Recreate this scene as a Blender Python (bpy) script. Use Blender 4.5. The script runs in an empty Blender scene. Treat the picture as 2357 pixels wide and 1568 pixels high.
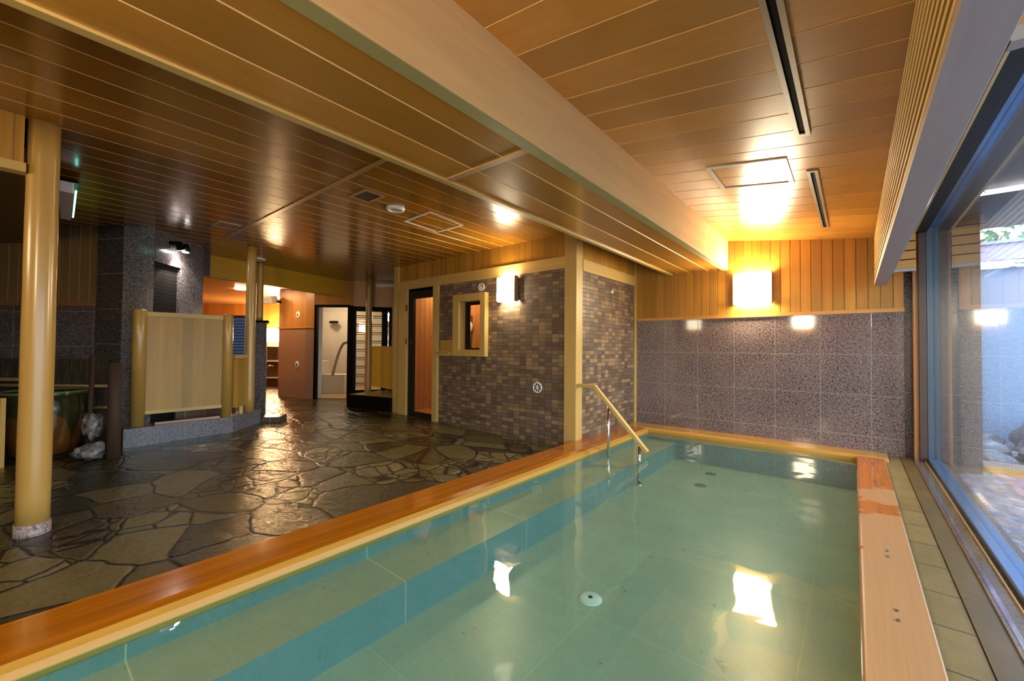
import bpy, bmesh, math, random
from mathutils import Vector, Matrix, noise
random.seed(7)
S = bpy.context.scene
COL = S.collection
# ------------------------------------------------------------------ camera
F_PX, YAW, PIT, ROL, EYE = 951.0, .6915, .019, .0087, 1.15
fw = Vector((-math.sin(YAW)*math.cos(PIT), math.cos(YAW)*math.cos(PIT), math.sin(PIT)))
rt = Vector((math.cos(YAW), math.sin(YAW), 0)); up = rt.cross(fw)
c_, s_ = math.cos(ROL), math.sin(ROL)
r2, u2 = c_*rt+s_*up, -s_*rt+c_*up
cd = bpy.data.cameras.new('camera'); cam = bpy.data.objects.new('camera', cd); COL.objects.link(cam)
cd.sensor_width = 36; cd.lens = F_PX/2357*36; cd.clip_start = .02; cd.clip_end = 300
M = Matrix((r2, u2, -fw)).transposed().to_4x4(); M.translation = (0, 0, EYE)
cam.matrix_world = M
S.camera = cam
# ------------------------------------------------------------------ exposure, world
vs = S.view_settings
vs.view_transform = 'Standard'; vs.look = 'None'; vs.gamma = 1; vs.use_curve_mapping = False; vs.exposure = 2.02
W = bpy.data.worlds.new('sky'); S.world = W; W.use_nodes = True
wn = W.node_tree.nodes; wl = W.node_tree.links
bg = wn['Background']; sky = wn.new('ShaderNodeTexSky')
sky.sky_type = 'NISHITA'; sky.sun_disc = False; sky.sun_elevation = math.radians(35); sky.sun_rotation = math.radians(200)
mxw = wn.new('ShaderNodeMix'); mxw.data_type = 'RGBA'; mxw.inputs['Factor'].default_value = .45
wl.new(sky.outputs[0], mxw.inputs['A']); mxw.inputs['B'].default_value = (5.6, 6.2, 7.2, 1)
wl.new(mxw.outputs['Result'], bg.inputs['Color']); bg.inputs['Strength'].default_value = .34
cy = S.cycles
cy.max_bounces = 9; cy.diffuse_bounces = 5; cy.glossy_bounces = 4; cy.transparent_max_bounces = 12; cy.transmission_bounces = 4
cy.sample_clamp_indirect = 4.0; cy.caustics_reflective = False; cy.caustics_refractive = False

# ------------------------------------------------------------------ node helper
class N:
    def __init__(s, name):
        s.m = bpy.data.materials.new(name); s.m.use_nodes = True
        s.t = s.m.node_tree; s.t.nodes.clear()
        s.out = s.n('ShaderNodeOutputMaterial')
        s._tc = None
    def n(s, typ, **k):
        x = s.t.nodes.new(typ)
        for a, b in k.items(): setattr(x, a, b)
        return x
    def l(s, a, b):
        s.t.links.new(a, b)
    def put(s, sock, v):
        if hasattr(v, 'links') or isinstance(v, bpy.types.NodeSocket): s.l(v, sock)
        else:
            if isinstance(v, (tuple, list)) and len(v) == 3 and sock.type == 'RGBA': v = (*v, 1)
            sock.default_value = v
    def co(s):
        if s._tc is None: s._tc = s.n('ShaderNodeTexCoord').outputs['Object']
        return s._tc
    def axes(s, co=None):
        x = s.n('ShaderNodeSeparateXYZ'); s.l(co or s.co(), x.inputs[0]); return x.outputs
    def vec(s, x=0., y=0., z=0.):
        c = s.n('ShaderNodeCombineXYZ')
        for i, v in enumerate((x, y, z)): s.put(c.inputs[i], v)
        return c.outputs[0]
    def scale(s, v, co=None):
        m = s.n('ShaderNodeVectorMath', operation='MULTIPLY'); s.l(co or s.co(), m.inputs[0]); m.inputs[1].default_value = v
        return m.outputs[0]
    def vadd(s, a, b):
        m = s.n('ShaderNodeVectorMath', operation='ADD'); s.put(m.inputs[0], a); s.put(m.inputs[1], b); return m.outputs[0]
    def ma(s, op, a, b=0., c=0.):
        m = s.n('ShaderNodeMath', operation=op)
        s.put(m.inputs[0], a); s.put(m.inputs[1], b); s.put(m.inputs[2], c); return m.outputs[0]
    def noise(s, co, sc=5., det=3., rough=.5, dist=0., col=False):
        x = s.n('ShaderNodeTexNoise'); s.l(co, x.inputs['Vector'])
        x.inputs['Scale'].default_value = sc; x.inputs['Detail'].default_value = det
        x.inputs['Roughness'].default_value = rough; x.inputs['Distortion'].default_value = dist
        return x.outputs['Color' if col else 'Fac']
    def white(s, v, col=False):
        x = s.n('ShaderNodeTexWhiteNoise'); s.l(v, x.inputs['Vector']); return x.outputs['Color' if col else 'Value']
    def rng(s, v, a, b, c=0., d=1.):
        x = s.n('ShaderNodeMapRange'); s.put(x.inputs[0], v)
        for i, k in enumerate((a, b, c, d)): x.inputs[i+1].default_value = k
        return x.outputs[0]
    def mix(s, f, a, b, bt='MIX'):
        x = s.n('ShaderNodeMix', data_type='RGBA', blend_type=bt)
        s.put(x.inputs['Factor'], f); s.put(x.inputs['A'], a); s.put(x.inputs['B'], b); return x.outputs['Result']
    def ramp(s, f, pts, interp='LINEAR'):
        x = s.n('ShaderNodeValToRGB'); s.l(f, x.inputs[0]); e = x.color_ramp.elements; x.color_ramp.interpolation = interp
        while len(e) < len(pts): e.new(.5)
        for q, (p, c) in zip(e, pts): q.position = p; q.color = (*c, 1)
        return x.outputs[0]
    def bump(s, h, st=.3, d=.01, nrm=None):
        x = s.n('ShaderNodeBump'); s.l(h, x.inputs['Height']); x.inputs['Strength'].default_value = st; x.inputs['Distance'].default_value = d
        if nrm: s.l(nrm, x.inputs['Normal'])
        return x.outputs[0]
    def pbr(s, col, rough=.5, nrm=None, metal=0., spec=.5, coat=0., coatr=.1, em=None, emst=0.):
        b = s.n('ShaderNodeBsdfPrincipled')
        s.put(b.inputs['Base Color'], col); s.put(b.inputs['Roughness'], rough); b.inputs['Metallic'].default_value = metal
        b.inputs['Specular IOR Level'].default_value = spec; b.inputs['Coat Weight'].default_value = coat; b.inputs['Coat Roughness'].default_value = coatr
        if nrm: s.l(nrm, b.inputs['Normal'])
        if em: b.inputs['Emission Color'].default_value = (*em, 1); b.inputs['Emission Strength'].default_value = emst
        s.l(b.outputs[0], s.out.inputs['Surface']); return s.m

def plain(name, col, rough=.5, **k):
    n = N(name); return n.pbr(col, rough, **k)
def emit(name, col, st):
    n = N(name); e = n.n('ShaderNodeEmission'); e.inputs[0].default_value = (*col, 1); e.inputs[1].default_value = st
    n.l(e.outputs[0], n.out.inputs['Surface']); return n.m
def mulc(c, k): return tuple(x*k for x in c)

def wood(name, col, axis='Z', var=.22, rough=.45, grain=1., spec=.5, plank=None, knots=False, coat=0., coatr=.15, fine=60):
    """plank = (axis index, width, offset) gives every board its own tone"""
    n = N(name); sc = [fine*.5]*3; i = 'XYZ'.index(axis); sc[i] = 1.2
    ax = n.axes()
    co = n.scale(tuple(sc))
    tone = .5
    if plank:
        cell = n.ma('FLOOR', n.ma('DIVIDE', n.ma('SUBTRACT', ax[plank[0]], plank[2]), plank[1]))
        w = n.white(n.vec(cell, 3.3, 1.)); co = n.vadd(co, n.vec(n.ma('MULTIPLY', w, 37.), n.ma('MULTIPLY', w, 11.), n.ma('MULTIPLY', w, 5.)))
        tone = w
    g = n.noise(co, 1., 4., .6, .6)
    sc2 = [4.]*3; sc2[i] = .5
    g2 = n.noise(n.scale(tuple(sc2)), 1., 2., .5, 1.5)
    f = n.ma('ADD', n.ma('MULTIPLY', g, .65), n.ma('MULTIPLY', g2, .35))
    c = n.mix(n.rng(f, .3, .7), mulc(col, 1-var), mulc(col, 1+var))
    if plank:
        c = n.mix(n.rng(tone, 0, 1, 0, .7), c, mulc(col, .60), 'MIX')
    if knots:
        v = n.n('ShaderNodeTexVoronoi'); sck = [5.]*3; sck[i] = 2.2; n.l(n.scale(tuple(sck)), v.inputs['Vector']); v.inputs['Scale'].default_value = 1.3
        c = n.mix(n.rng(v.outputs['Distance'], .05, .14, .75, 0), c, (.16, .05, .015))
    nr = n.bump(g, .08*grain, .004)
    return n.pbr(c, rough, nr, spec=spec, coat=coat, coatr=coatr)

def granite(name, c1, c2, c3, tw, th, ua, off=(0, 0), grout=(.30, .25, .17), rough=.16, gw=.0022, spk=330, bright=1.0):
    """ua: horizontal axis index (0 x, 1 y) or None for no joints"""
    n = N(name); co = n.co()
    a = n.noise(co, spk*.55, 2., .75); b = n.noise(co, spk*.3, 2., .7); big = n.noise(co, 1.6, 2.)
    c = n.ramp(a, [(.33, mulc(c1, bright)), (.47, mulc(c2, bright)), (.55, mulc(c2, bright)), (.66, mulc(c3, bright))])
    c = n.mix(n.rng(b, .50, .66), c, mulc(c1, .8*bright)); c = n.mix(n.rng(big, .3, .7, 0, .16), c, mulc(c3, bright))
    nr = None
    if ua is not None:
        ax = n.axes()
        def edge(v, w, o):
            f = n.ma('FRACT', n.ma('DIVIDE', n.ma('SUBTRACT', v, o), w)); return n.ma('MULTIPLY', n.ma('MINIMUM', f, n.ma('SUBTRACT', 1., f)), w)
        d = n.ma('MINIMUM', edge(ax[ua], tw, off[0]), edge(ax[2], th, off[1]))
        m = n.ma('LESS_THAN', d, gw); c = n.mix(m, c, grout)
        nr = n.bump(n.rng(d, 0, gw*1.5), .3, .001)
        r = n.mix(m, (rough,)*3, (.7,)*3); 
        return n.pbr(c, r, nr)
    return n.pbr(c, rough, nr)

def mosaic(name, ua, off=(0., 0.)):
    n = N(name); ax = n.axes(); W_, H_ = .1, .05
    u = n.ma('DIVIDE', n.ma('SUBTRACT', ax[ua], off[0]), W_); v = n.ma('DIVIDE', n.ma('SUBTRACT', ax[2], off[1]), H_)
    cu, cv = n.ma('FLOOR', u), n.ma('FLOOR', v)
    w = n.white(n.vec(cu, cv, .5)); w2 = n.white(n.vec(cu, cv, 7.5)); 
    c = n.ramp(w, [(0, (.085, .052, .045)), (.14, (.095, .062, .055)), (.26, (.11, .09, .085)), (.45, (.13, .105, .088)), (.62, (.185, .135, .085)), (.80, (.27, .20, .125)), (1, (.20, .14, .095))], 'CONSTANT')
    c = n.mix(n.rng(w2, 0, 1, 0, .15), c, (.14, .115, .10))
    c = n.mix(n.rng(n.noise(n.scale((8, 8, 60)), 1., 2.), .3, .7, 0, .3), c, (.2, .16, .12))
    fu, fv = n.ma('FRACT', u), n.ma('FRACT', v)
    d = n.ma('MINIMUM', n.ma('MULTIPLY', n.ma('MINIMUM', fu, n.ma('SUBTRACT', 1., fu)), W_), n.ma('MULTIPLY', n.ma('MINIMUM', fv, n.ma('SUBTRACT', 1., fv)), H_))
    c = n.mix(1., c, (1.12, .96, .76), 'MULTIPLY')
    m = n.ma('LESS_THAN', d, .0022); c = n.mix(m, c, (.045, .035, .03))
    return n.pbr(c, n.mix(m, (.33,)*3, (.8,)*3), n.bump(n.rng(d, 0, .004), .5, .002))

def flagstone(name):
    n = N(name); co = n.scale((1.0, 1.22, 0))
    wob = n.vadd(co, n.scale((.16, .16, 0), n.vadd(n.noise(n.scale((1., 1., 0)), 3.2, 2., col=True), (-.5, -.5, -.5))))
    def vor(feat, sc):
        v = n.n('ShaderNodeTexVoronoi', feature=feat); n.l(wob, v.inputs['Vector']); v.inputs['Scale'].default_value = sc; v.inputs['Randomness'].default_value = 1.; return v
    v1, e1 = vor('F1', 2.1), vor('DISTANCE_TO_EDGE', 2.1)
    cid = v1.outputs['Color']; ed = e1.outputs['Distance']
    cx = n.n('ShaderNodeSeparateColor'); n.l(cid, cx.inputs[0])
    # some big stones are broken in two
    v2, e2 = vor('F1', 4.4), vor('DISTANCE_TO_EDGE', 4.4)
    brk = n.ma('GREATER_THAN', cx.outputs[1], .60)
    ed2 = n.ma('ADD', n.ma('MULTIPLY', e2.outputs['Distance'], .55), n.ma('MULTIPLY', n.ma('SUBTRACT', 1., brk), 5.))
    edge = n.ma('MINIMUM', ed, ed2)
    cx2 = n.n('ShaderNodeSeparateColor'); n.l(v2.outputs['Color'], cx2.inputs[0])
    tone = n.ma('ADD', n.ma('MULTIPLY', cx.outputs[0], .7), n.ma('MULTIPLY', n.ma('MULTIPLY', cx2.outputs[0], brk), .3))
    c = n.ramp(tone, [(0, (.022, .016, .006)), (.25, (.045, .033, .012)), (.5, (.105, .080, .028)), (.75, (.150, .118, .046)), (1, (.25, .20, .09))])
    g = n.noise(n.scale((1., 2.4, 0)), 9., 6., .68, 1.2)
    c = n.mix(n.rng(g, .3, .75, 0, .55), c, n.mix(.5, c, (.014, .010, .006)))
    rust = n.noise(n.scale((1., 1., 0)), 1.7, 4., .65); c = n.mix(n.rng(rust, .55, .72, 0, .5), c, (.085, .036, .010))
    m = n.rng(edge, .016, .028, 1, 0)
    c = n.mix(m, c, (.006, .004, .003))
    fine = n.noise(n.scale((1., 1.5, 0)), 26., 6., .7, .8); med = n.noise(n.scale((1., 1.6, 0)), 5.5, 3., .55, 1.)
    h = n.ma('ADD', n.ma('ADD', n.ma('MULTIPLY', n.rng(edge, .0, .05), .5), n.ma('MULTIPLY', fine, .32)), n.ma('MULTIPLY', med, 1.05))
    wet = n.noise(n.scale((1., 1., 0)), .9, 3., .6)
    r = n.rng(wet, .36, .64, .05, .28)
    return n.pbr(c, r, n.bump(h, .7, .014), spec=.7)

def tile_stone(name, cA, cB, tiles, grout, rough=.35, spots=True, gw=.003, sealed=0.):
    """tiles: list of (axis, width, offset)"""
    n = N(name); co = n.co(); ax = n.axes()
    a = n.noise(co, 3., 5., .65); f = n.noise(co, 90., 3., .7)
    c = n.mix(n.rng(a, .3, .7), cA, cB); c = n.mix(n.rng(f, .35, .7, 0, .35), c, mulc(cB, 1.3))
    if spots:
        s_ = n.noise(n.scale((1, 1, 1)), 7., 4., .75); c = n.mix(n.rng(s_, .665, .72, 0, .75), c, mulc(cA, .25))
    if tiles:
        w3 = n.white(n.vec(*[n.ma('FLOOR', n.ma('DIVIDE', n.ma('SUBTRACT', ax[i], o), w)) for (i, w, o) in tiles][:2])); c = n.mix(n.rng(w3, 0, 1, 0, .22), c, mulc(cA, .6))
    d = None
    for (i, w, o) in tiles:
        fr = n.ma('FRACT', n.ma('DIVIDE', n.ma('SUBTRACT', ax[i], o), w)); e = n.ma('MULTIPLY', n.ma('MINIMUM', fr, n.ma('SUBTRACT', 1., fr)), w)
        d = e if d is None else n.ma('MINIMUM', d, e)
    if d is not None: c = n.mix(n.ma('LESS_THAN', d, gw), c, grout)
    return n.pbr(c, rough, n.bump(f, .1, .002))

def schlick(n, f0, nrm=None):
    g = n.n('ShaderNodeNewGeometry'); d = n.n('ShaderNodeVectorMath', operation='DOT_PRODUCT')
    n.l(nrm or g.outputs['Normal'], d.inputs[0]); n.l(g.outputs['Incoming'], d.inputs[1])
    c = n.ma('ABSOLUTE', d.outputs['Value']); k = n.ma('POWER', n.ma('SUBTRACT', 1., c), 5.)
    r = n.n('ShaderNodeMath', operation='ADD', use_clamp=True); n.l(n.ma('MULTIPLY', k, 1-f0), r.inputs[0]); r.inputs[1].default_value = f0
    return r.outputs[0]

def glass(name, tint=(.9, .95, .95), f0=.045):
    n = N(name); t = n.n('ShaderNodeBsdfTransparent'); n.put(t.inputs[0], tint); g = n.n('ShaderNodeBsdfGlossy'); g.inputs['Roughness'].default_value = .0
    g.inputs['Color'].default_value = (1, 1, 1, 1)
    m = n.n('ShaderNodeMixShader'); n.l(schlick(n, f0), m.inputs[0]); n.l(t.outputs[0], m.inputs[1]); n.l(g.outputs[0], m.inputs[2]); n.l(m.outputs[0], n.out.inputs['Surface'])
    return n.m

def water(name, tint, rip, sc, body=(0, 0, 0), bodyf=0., det=1.5):
    n = N(name); t = n.n('ShaderNodeBsdfTransparent'); n.put(t.inputs[0], tint)
    g = n.n('ShaderNodeBsdfGlossy'); g.inputs['Roughness'].default_value = .02; g.inputs['Color'].default_value = (1, 1, 1, 1)
    h = n.noise(n.scale((1., 1., 0)), sc, det, .5, .3); b = n.bump(h, 1., rip); n.l(b, g.inputs['Normal'])
    base = t.outputs[0]
    if bodyf:
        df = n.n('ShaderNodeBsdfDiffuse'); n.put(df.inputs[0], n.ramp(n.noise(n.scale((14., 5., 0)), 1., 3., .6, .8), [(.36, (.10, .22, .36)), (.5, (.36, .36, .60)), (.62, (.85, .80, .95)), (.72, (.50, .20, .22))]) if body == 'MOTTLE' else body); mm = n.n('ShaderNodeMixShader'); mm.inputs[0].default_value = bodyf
        n.l(t.outputs[0], mm.inputs[1]); n.l(df.outputs[0], mm.inputs[2]); base = mm.outputs[0]
    m = n.n('ShaderNodeMixShader'); n.l(schlick(n, .022, b), m.inputs[0]); n.l(base, m.inputs[1]); n.l(g.outputs[0], m.inputs[2]); n.l(m.outputs[0], n.out.inputs['Surface'])
    return n.m

# ------------------------------------------------------------------ mesh helper (all coordinates in world metres)
class MB:
    def __init__(s): s.v = []; s.f = []; s.mi = []; s.sm = []
    def add(s, vs, fs, mi=0, smooth=False):
        o = len(s.v); s.v += [Vector(p) for p in vs]
        for f in fs: s.f.append([o+i for i in f]); s.mi.append(mi); s.sm.append(smooth)
        return s
    def box(s, x0, x1, y0, y1, z0, z1, mi=0):
        P = [(x, y, z) for z in (z0, z1) for y in (y0, y1) for x in (x0, x1)]
        return s.add(P, [(0, 2, 3, 1), (4, 5, 7, 6), (0, 1, 5, 4), (2, 6, 7, 3), (0, 4, 6, 2), (1, 3, 7, 5)], mi)
    def prism(s, poly, z0, z1, mi=0, smooth=False):
        n = len(poly); P = [(p[0], p[1], z0) for p in poly]+[(p[0], p[1], z1) for p in poly]
        F = [tuple(range(n-1, -1, -1)), tuple(range(n, 2*n))]; s.add(P, F, mi)
        return s.add(P, [(i, (i+1) % n, n+(i+1) % n, n+i) for i in range(n)], mi, smooth)
    def obox(s, a, b, t, z0, z1, mi=0):
        """box on the ground line a-b, t thick to its left"""
        a, b = Vector(a[:2]), Vector(b[:2]); d = (b-a).normalized(); n = Vector((-d.y, d.x))*t
        poly = [a, b, b+n, a+n]
        if t < 0: poly.reverse()
        return s.prism([tuple(p) for p in poly], z0, z1, mi)
    def tube(s, pts, r, seg=12, mi=0, caps=True):
        pts = [Vector(p) for p in pts]; rs = r if isinstance(r, (list, tuple)) else [r]*len(pts)
        rings = []; prev = None
        for i, p in enumerate(pts):
            d = (pts[min(i+1, len(pts)-1)]-pts[max(i-1, 0)]).normalized()
            if prev is None:
                a = d.orthogonal().normalized()
            else:
                a = (prev-d*prev.dot(d)).normalized()
            prev = a; b = d.cross(a)
            rings.append([p+(a*math.cos(2*math.pi*k/seg)+b*math.sin(2*math.pi*k/seg))*rs[i] for k in range(seg)])
        V = [q for R_ in rings for q in R_]; Fs = []
        for i in range(len(rings)-1):
            for k in range(seg):
                Fs.append((i*seg+k, i*seg+(k+1) % seg, (i+1)*seg+(k+1) % seg, (i+1)*seg+k))
        s.add(V, Fs, mi, True)
        if caps:
            o = len(s.v)-len(V)
            s.f.append([o+k for k in range(seg-1, -1, -1)]); s.mi.append(mi); s.sm.append(False)
            s.f.append([o+(len(rings)-1)*seg+k for k in range(seg)]); s.mi.append(mi); s.sm.append(False)
        return s
    def lathe(s, c, prof, seg=40, mi=0, axis='Z'):
        V = []
        for (r, h) in prof:
            for k in range(seg):
                a = 2*math.pi*k/seg; x, y = r*math.cos(a), r*math.sin(a)
                V.append((c[0]+x, c[1]+y, c[2]+h) if axis == 'Z' else (c[0]+x, c[1]+h, c[2]+y) if axis == 'Y' else (c[0]+h, c[1]+x, c[2]+y))
        Fs = [(i*seg+k, i*seg+(k+1) % seg, (i+1)*seg+(k+1) % seg, (i+1)*seg+k) for i in range(len(prof)-1) for k in range(seg)]
        return s.add(V, Fs, mi, True)
    def quad(s, a, b, c, d, mi=0): return s.add([a, b, c, d], [(0, 1, 2, 3)], mi)
    def rock(s, c, rad, seed=0, amp=.3, sub=3, freq=1.6, mi=0):
        bm = bmesh.new(); bmesh.ops.create_icosphere(bm, subdivisions=sub, radius=1)
        V = []
        for v in bm.verts:
            p = v.co.copy(); k = 1+amp*noise.noise(p*freq+Vector((seed*7.3, seed*3.1, seed)))+amp*.4*noise.noise(p*freq*2.7+Vector((seed, 9, 2)))
            V.append((c[0]+p.x*k*rad[0], c[1]+p.y*k*rad[1], c[2]+p.z*k*rad[2]))
        Fs = [[v.index for v in f.verts] for f in bm.faces]; bm.free()
        return s.add(V, Fs, mi, True)
    def panel(s, o, u, v, n, U, V_, pitch, off=0., gw=.008, gd=.006, mi=0, gmi=1):
        """boarded surface: o origin, u across boards, v along boards, n outward normal; V grooves of width gw"""
        o, u, v, n = Vector(o), Vector(u), Vector(v), Vector(n)
        flip = u.cross(v).dot(n) < 0
        def strip(a, da, b, db, m):
            P = [o+u*a-n*da, o+u*b-n*db, o+u*b-n*db+v*V_, o+u*a-n*da+v*V_]
            s.add(P, [(3, 2, 1, 0) if flip else (0, 1, 2, 3)], m)
        x = 0.; g = off % pitch
        while g < U-1e-4:
            a, b, c = max(0, g-gw/2), g, min(U, g+gw/2)
            if a > x: strip(x, 0, a, 0, mi)
            if b > a: strip(a, 0, b, gd, gmi)
            strip(b, gd, c, 0, gmi)
            x = c; g += pitch
        if x < U: strip(x, 0, U, 0, mi)
        return s

def inv_of(p):
    m = Matrix()
    while p is not None: m = p.matrix_basis @ m; p = p.parent
    return m.inverted()
def obj(name, mb, mats, parent=None, origin=None, bevel=0.):
    me = bpy.data.meshes.new(name); inv = inv_of(parent) if parent else Matrix()
    if not isinstance(mats, (list, tuple)): mats = [mats]
    o = bpy.data.objects.new(name, me)
    if parent: o.parent = parent
    off = Vector(origin) if origin else Vector()
    me.from_pydata([inv @ v - off for v in mb.v], [], mb.f)
    if origin: o.location = off
    for m in mats: me.materials.append(m)
    me.polygons.foreach_set('material_index', mb.mi); me.polygons.foreach_set('use_smooth', mb.sm)
    me.update(); COL.objects.link(o)
    if bevel:
        b = o.modifiers.new('bevel', 'BEVEL'); b.width = bevel; b.segments = 2; b.limit_method = 'ANGLE'; b.angle_limit = math.radians(50)
    return o
def tag(o, label, cat, group=None, kind=None):
    o['label'] = label; o['category'] = cat
    if group: o['group'] = group
    if kind: o['kind'] = kind
    return o
def thing(name, loc, label, cat, group=None, rz=0.):
    o = bpy.data.objects.new(name, None); o.empty_display_size = .05; o.location = loc; o.rotation_euler = (0, 0, rz); COL.objects.link(o)
    return tag(o, label, cat, group)
def struct(name, mb, mats, label=None, parent=None, bevel=0.):
    o = obj(name, mb, mats, parent, bevel=bevel)
    if parent is None:
        o['kind'] = 'structure'
        if label: o['label'] = label
    return o

# ------------------------------------------------------------------ materials
TAN = (.52, .335, .10)
m_post = wood('peeled_hinoki_log', (.44, .25, .06), 'Z', .10, .30, coat=.25, fine=24)
m_trimX = wood('hinoki_trim_x', TAN, 'X', .10, .42); m_trimY = wood('hinoki_trim_y', TAN, 'Y', .10, .42); m_trimZ = wood('hinoki_trim_z', TAN, 'Z', .10, .42)
m_beam = wood('pale_hinoki_beam', (.80, .56, .225), 'Y', .11, .5, fine=26)
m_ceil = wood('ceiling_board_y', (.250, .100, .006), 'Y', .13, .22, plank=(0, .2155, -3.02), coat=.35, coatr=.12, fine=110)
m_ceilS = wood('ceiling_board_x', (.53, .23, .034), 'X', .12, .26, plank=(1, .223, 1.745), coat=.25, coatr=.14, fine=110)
m_soff = wood('soffit_board', (.52, .225, .030), 'Y', .12, .24, plank=(0, .235, -1.49), coat=.4, coatr=.12, fine=110)
m_ceilG = plain('ceiling_groove', (.62, .32, .09), .35); m_ceilSG = plain('slope_groove', (.80, .45, .14), .4)  # lighter groove colours paint the light caught by the bevels
m_upX = wood('upper_board_x', (.45, .205, .016), 'Z', .22, .45, plank=(0, .1, -2.48), fine=70); m_upY = wood('upper_board_y', (.45, .205, .016), 'Z', .22, .45, plank=(1, .1, 0), fine=70)
m_upG = plain('upper_groove', (.30, .16, .04), .5)
m_upO = wood('orange_board', (.50, .22, .045), 'Z', .12, .4, plank=(0, .1, 0), fine=60)
m_orange = wood('orange_moulding_x', (.50, .225, .05), 'X', .12, .38)
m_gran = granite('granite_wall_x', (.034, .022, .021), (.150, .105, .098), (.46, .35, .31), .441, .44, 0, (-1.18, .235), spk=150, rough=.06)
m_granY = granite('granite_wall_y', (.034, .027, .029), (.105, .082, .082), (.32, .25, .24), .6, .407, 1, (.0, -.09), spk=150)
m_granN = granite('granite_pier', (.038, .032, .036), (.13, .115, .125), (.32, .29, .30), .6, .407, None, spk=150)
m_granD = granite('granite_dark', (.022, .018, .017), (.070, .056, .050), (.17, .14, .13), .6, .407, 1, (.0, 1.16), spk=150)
m_pink = granite('pink_tile', (.21, .12, .075), (.32, .18, .115), (.40, .25, .17), .45, .30, 0, (0, .1), grout=(.20, .12, .09), rough=.15)
m_mosX = mosaic('mosaic_x', 0, (-2.65, .03)); m_mosY = mosaic('mosaic_y', 1, (4.32, .03))
m_flag = flagstone('wet_flagstones')
def curbmat(name, axis, wet, dry, f, grad=None):
    n = N(name); i = 'XYZ'.index(axis); sc = [9.]*3; sc[i] = .35; sc2 = [70.]*3; sc2[i] = 1.
    g = n.noise(n.scale(tuple(sc)), 1., 4., .6, .8); g2 = n.noise(n.scale(tuple(sc2)), 1., 3., .6, .5)
    c = n.mix(n.rng(n.ma('ADD', n.ma('MULTIPLY', g, .6), n.ma('MULTIPLY', g2, .4)), .34, .64), mulc(wet, .58), wet)
    st = n.noise(n.scale((1., 1., 1.)), 1.9, 4., .5, .3)
    if grad: st = n.ma('ADD', st, n.rng(n.axes()[1], grad[0], grad[1], .14, -.26))
    k = n.rng(st, f-.012, f+.012)
    c = n.mix(k, c, n.mix(n.rng(g2, .3, .7), mulc(dry, .85), dry))
    return n.pbr(c, n.rng(k, 0, 1, .13, .42), n.bump(g2, .07, .003), coat=.3, coatr=.08)
m_curbL = curbmat('wet_cedar_left', 'Y', (.42, .130, .006), (.55, .28, .06), .76)
m_curbB = curbmat('cedar_back', 'X', (.62, .32, .055), (.62, .34, .08), .95)
m_curbR = curbmat('cedar_right', 'Y', (.56, .16, .016), (.43, .215, .075), .47, (2.6, 5.0))
m_pool = tile_stone('pool_wall_stone', (.10, .24, .27), (.15, .31, .34), [(1, 1.02, .30)], (.40, .50, .36), spots=True)
m_ledge = tile_stone('pool_ledge_stone', (.30, .345, .27), (.39, .435, .345), [(1, 1.02, .30)], (.62, .65, .42), spots=True)
m_pfloor = tile_stone('pool_floor_stone', (.255, .36, .30), (.315, .43, .36), [(0, .9, -.2), (1, .9, .2)], (.34, .50, .36), spots=True, gw=.002)
m_water = water('bath_water', (.74, .84, .76), .0042, 3.4, (.17, .32, .24), .12)
m_outwater = water('outdoor_water', (.45, .62, .72), .05, 9., 'MOTTLE', .75, 3.)  # mottled body colour paints reflections into the ripples
m_glass = glass('window_glass')
m_glassin = glass('door_glass', (.95, .95, .93), .03)
m_alu = plain('aluminium', (.15, .27, .50), .25, metal=.8)  # blue base colour paints the sky's reflection into the metal
m_dark = plain('dark_bronze', (.010, .006, .004), .5, spec=.25)
m_darkgloss = plain('black_gloss', (.004, .0022, .0015), .5, spec=.08)
m_black = plain('black', (.004, .004, .004), .8, spec=.05)
m_white = plain('white_plastic', (.75, .72, .66), .4)
m_chrome = plain('chrome', (.75, .75, .75), .12, metal=1.)
m_brass = plain('gold_bead', (.75, .52, .20), .35, metal=.6)
m_slat = wood('slat_wood', (.72, .46, .15), 'Y', .08, .45)
m_fasc = wood('fascia_grey_wood', (.36, .27, .225), 'Y', .08, .5)
m_sill1 = tile_stone('gutter_tile', (.13, .09, .028), (.26, .185, .065), [(1, .317, .18)], (.045, .04, .02), .35, True, .004)
m_sill2 = granite('sill_granite', (.07, .045, .02), (.15, .10, .05), (.22, .16, .08), .6, .6, 1, (0, -9), rough=.10, grout=(.05, .04, .03))
LAMP = (1.0, .84, .56)
m_lamp = emit('lamp_paper', LAMP, 32.); m_lamp2 = emit('lamp_paper_small', LAMP, 24.); m_bulb = emit('spot_lens', (1, .93, .82), 30.)
m_lampW = emit('wash_lamp', (1, .64, .32), 42.); m_green = emit('emergency_tube', (.25, 1., .80), 1.6); m_lampC = emit('warm_disc', (1, .70, .36), 16.)
m_panelwood = wood('screen_board_x', (.47, .255, .045), 'Z', .18, .45, plank=(1, .107, .05), knots=False, fine=30)
m_yellow = wood('screen_board_y', (.60, .38, .02), 'Z', .10, .45, plank=(0, .2, 0), fine=40)
m_knot = wood('sauna_board', (.56, .25, .075), 'Z', .14, .5, plank=(0, .12, 0), knots=True, fine=30)
m_sred = plain('sauna_red', (.45, .13, .03), .5)
m_plaster = plain('outdoor_plaster', (.22, .33, .50), .8)
m_cream = tile_stone('cream_tile', (.52, .44, .33), (.58, .50, .38), [(0, .3, 0), (2, .3, 0)], (.50, .42, .30), .35, False)
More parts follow.
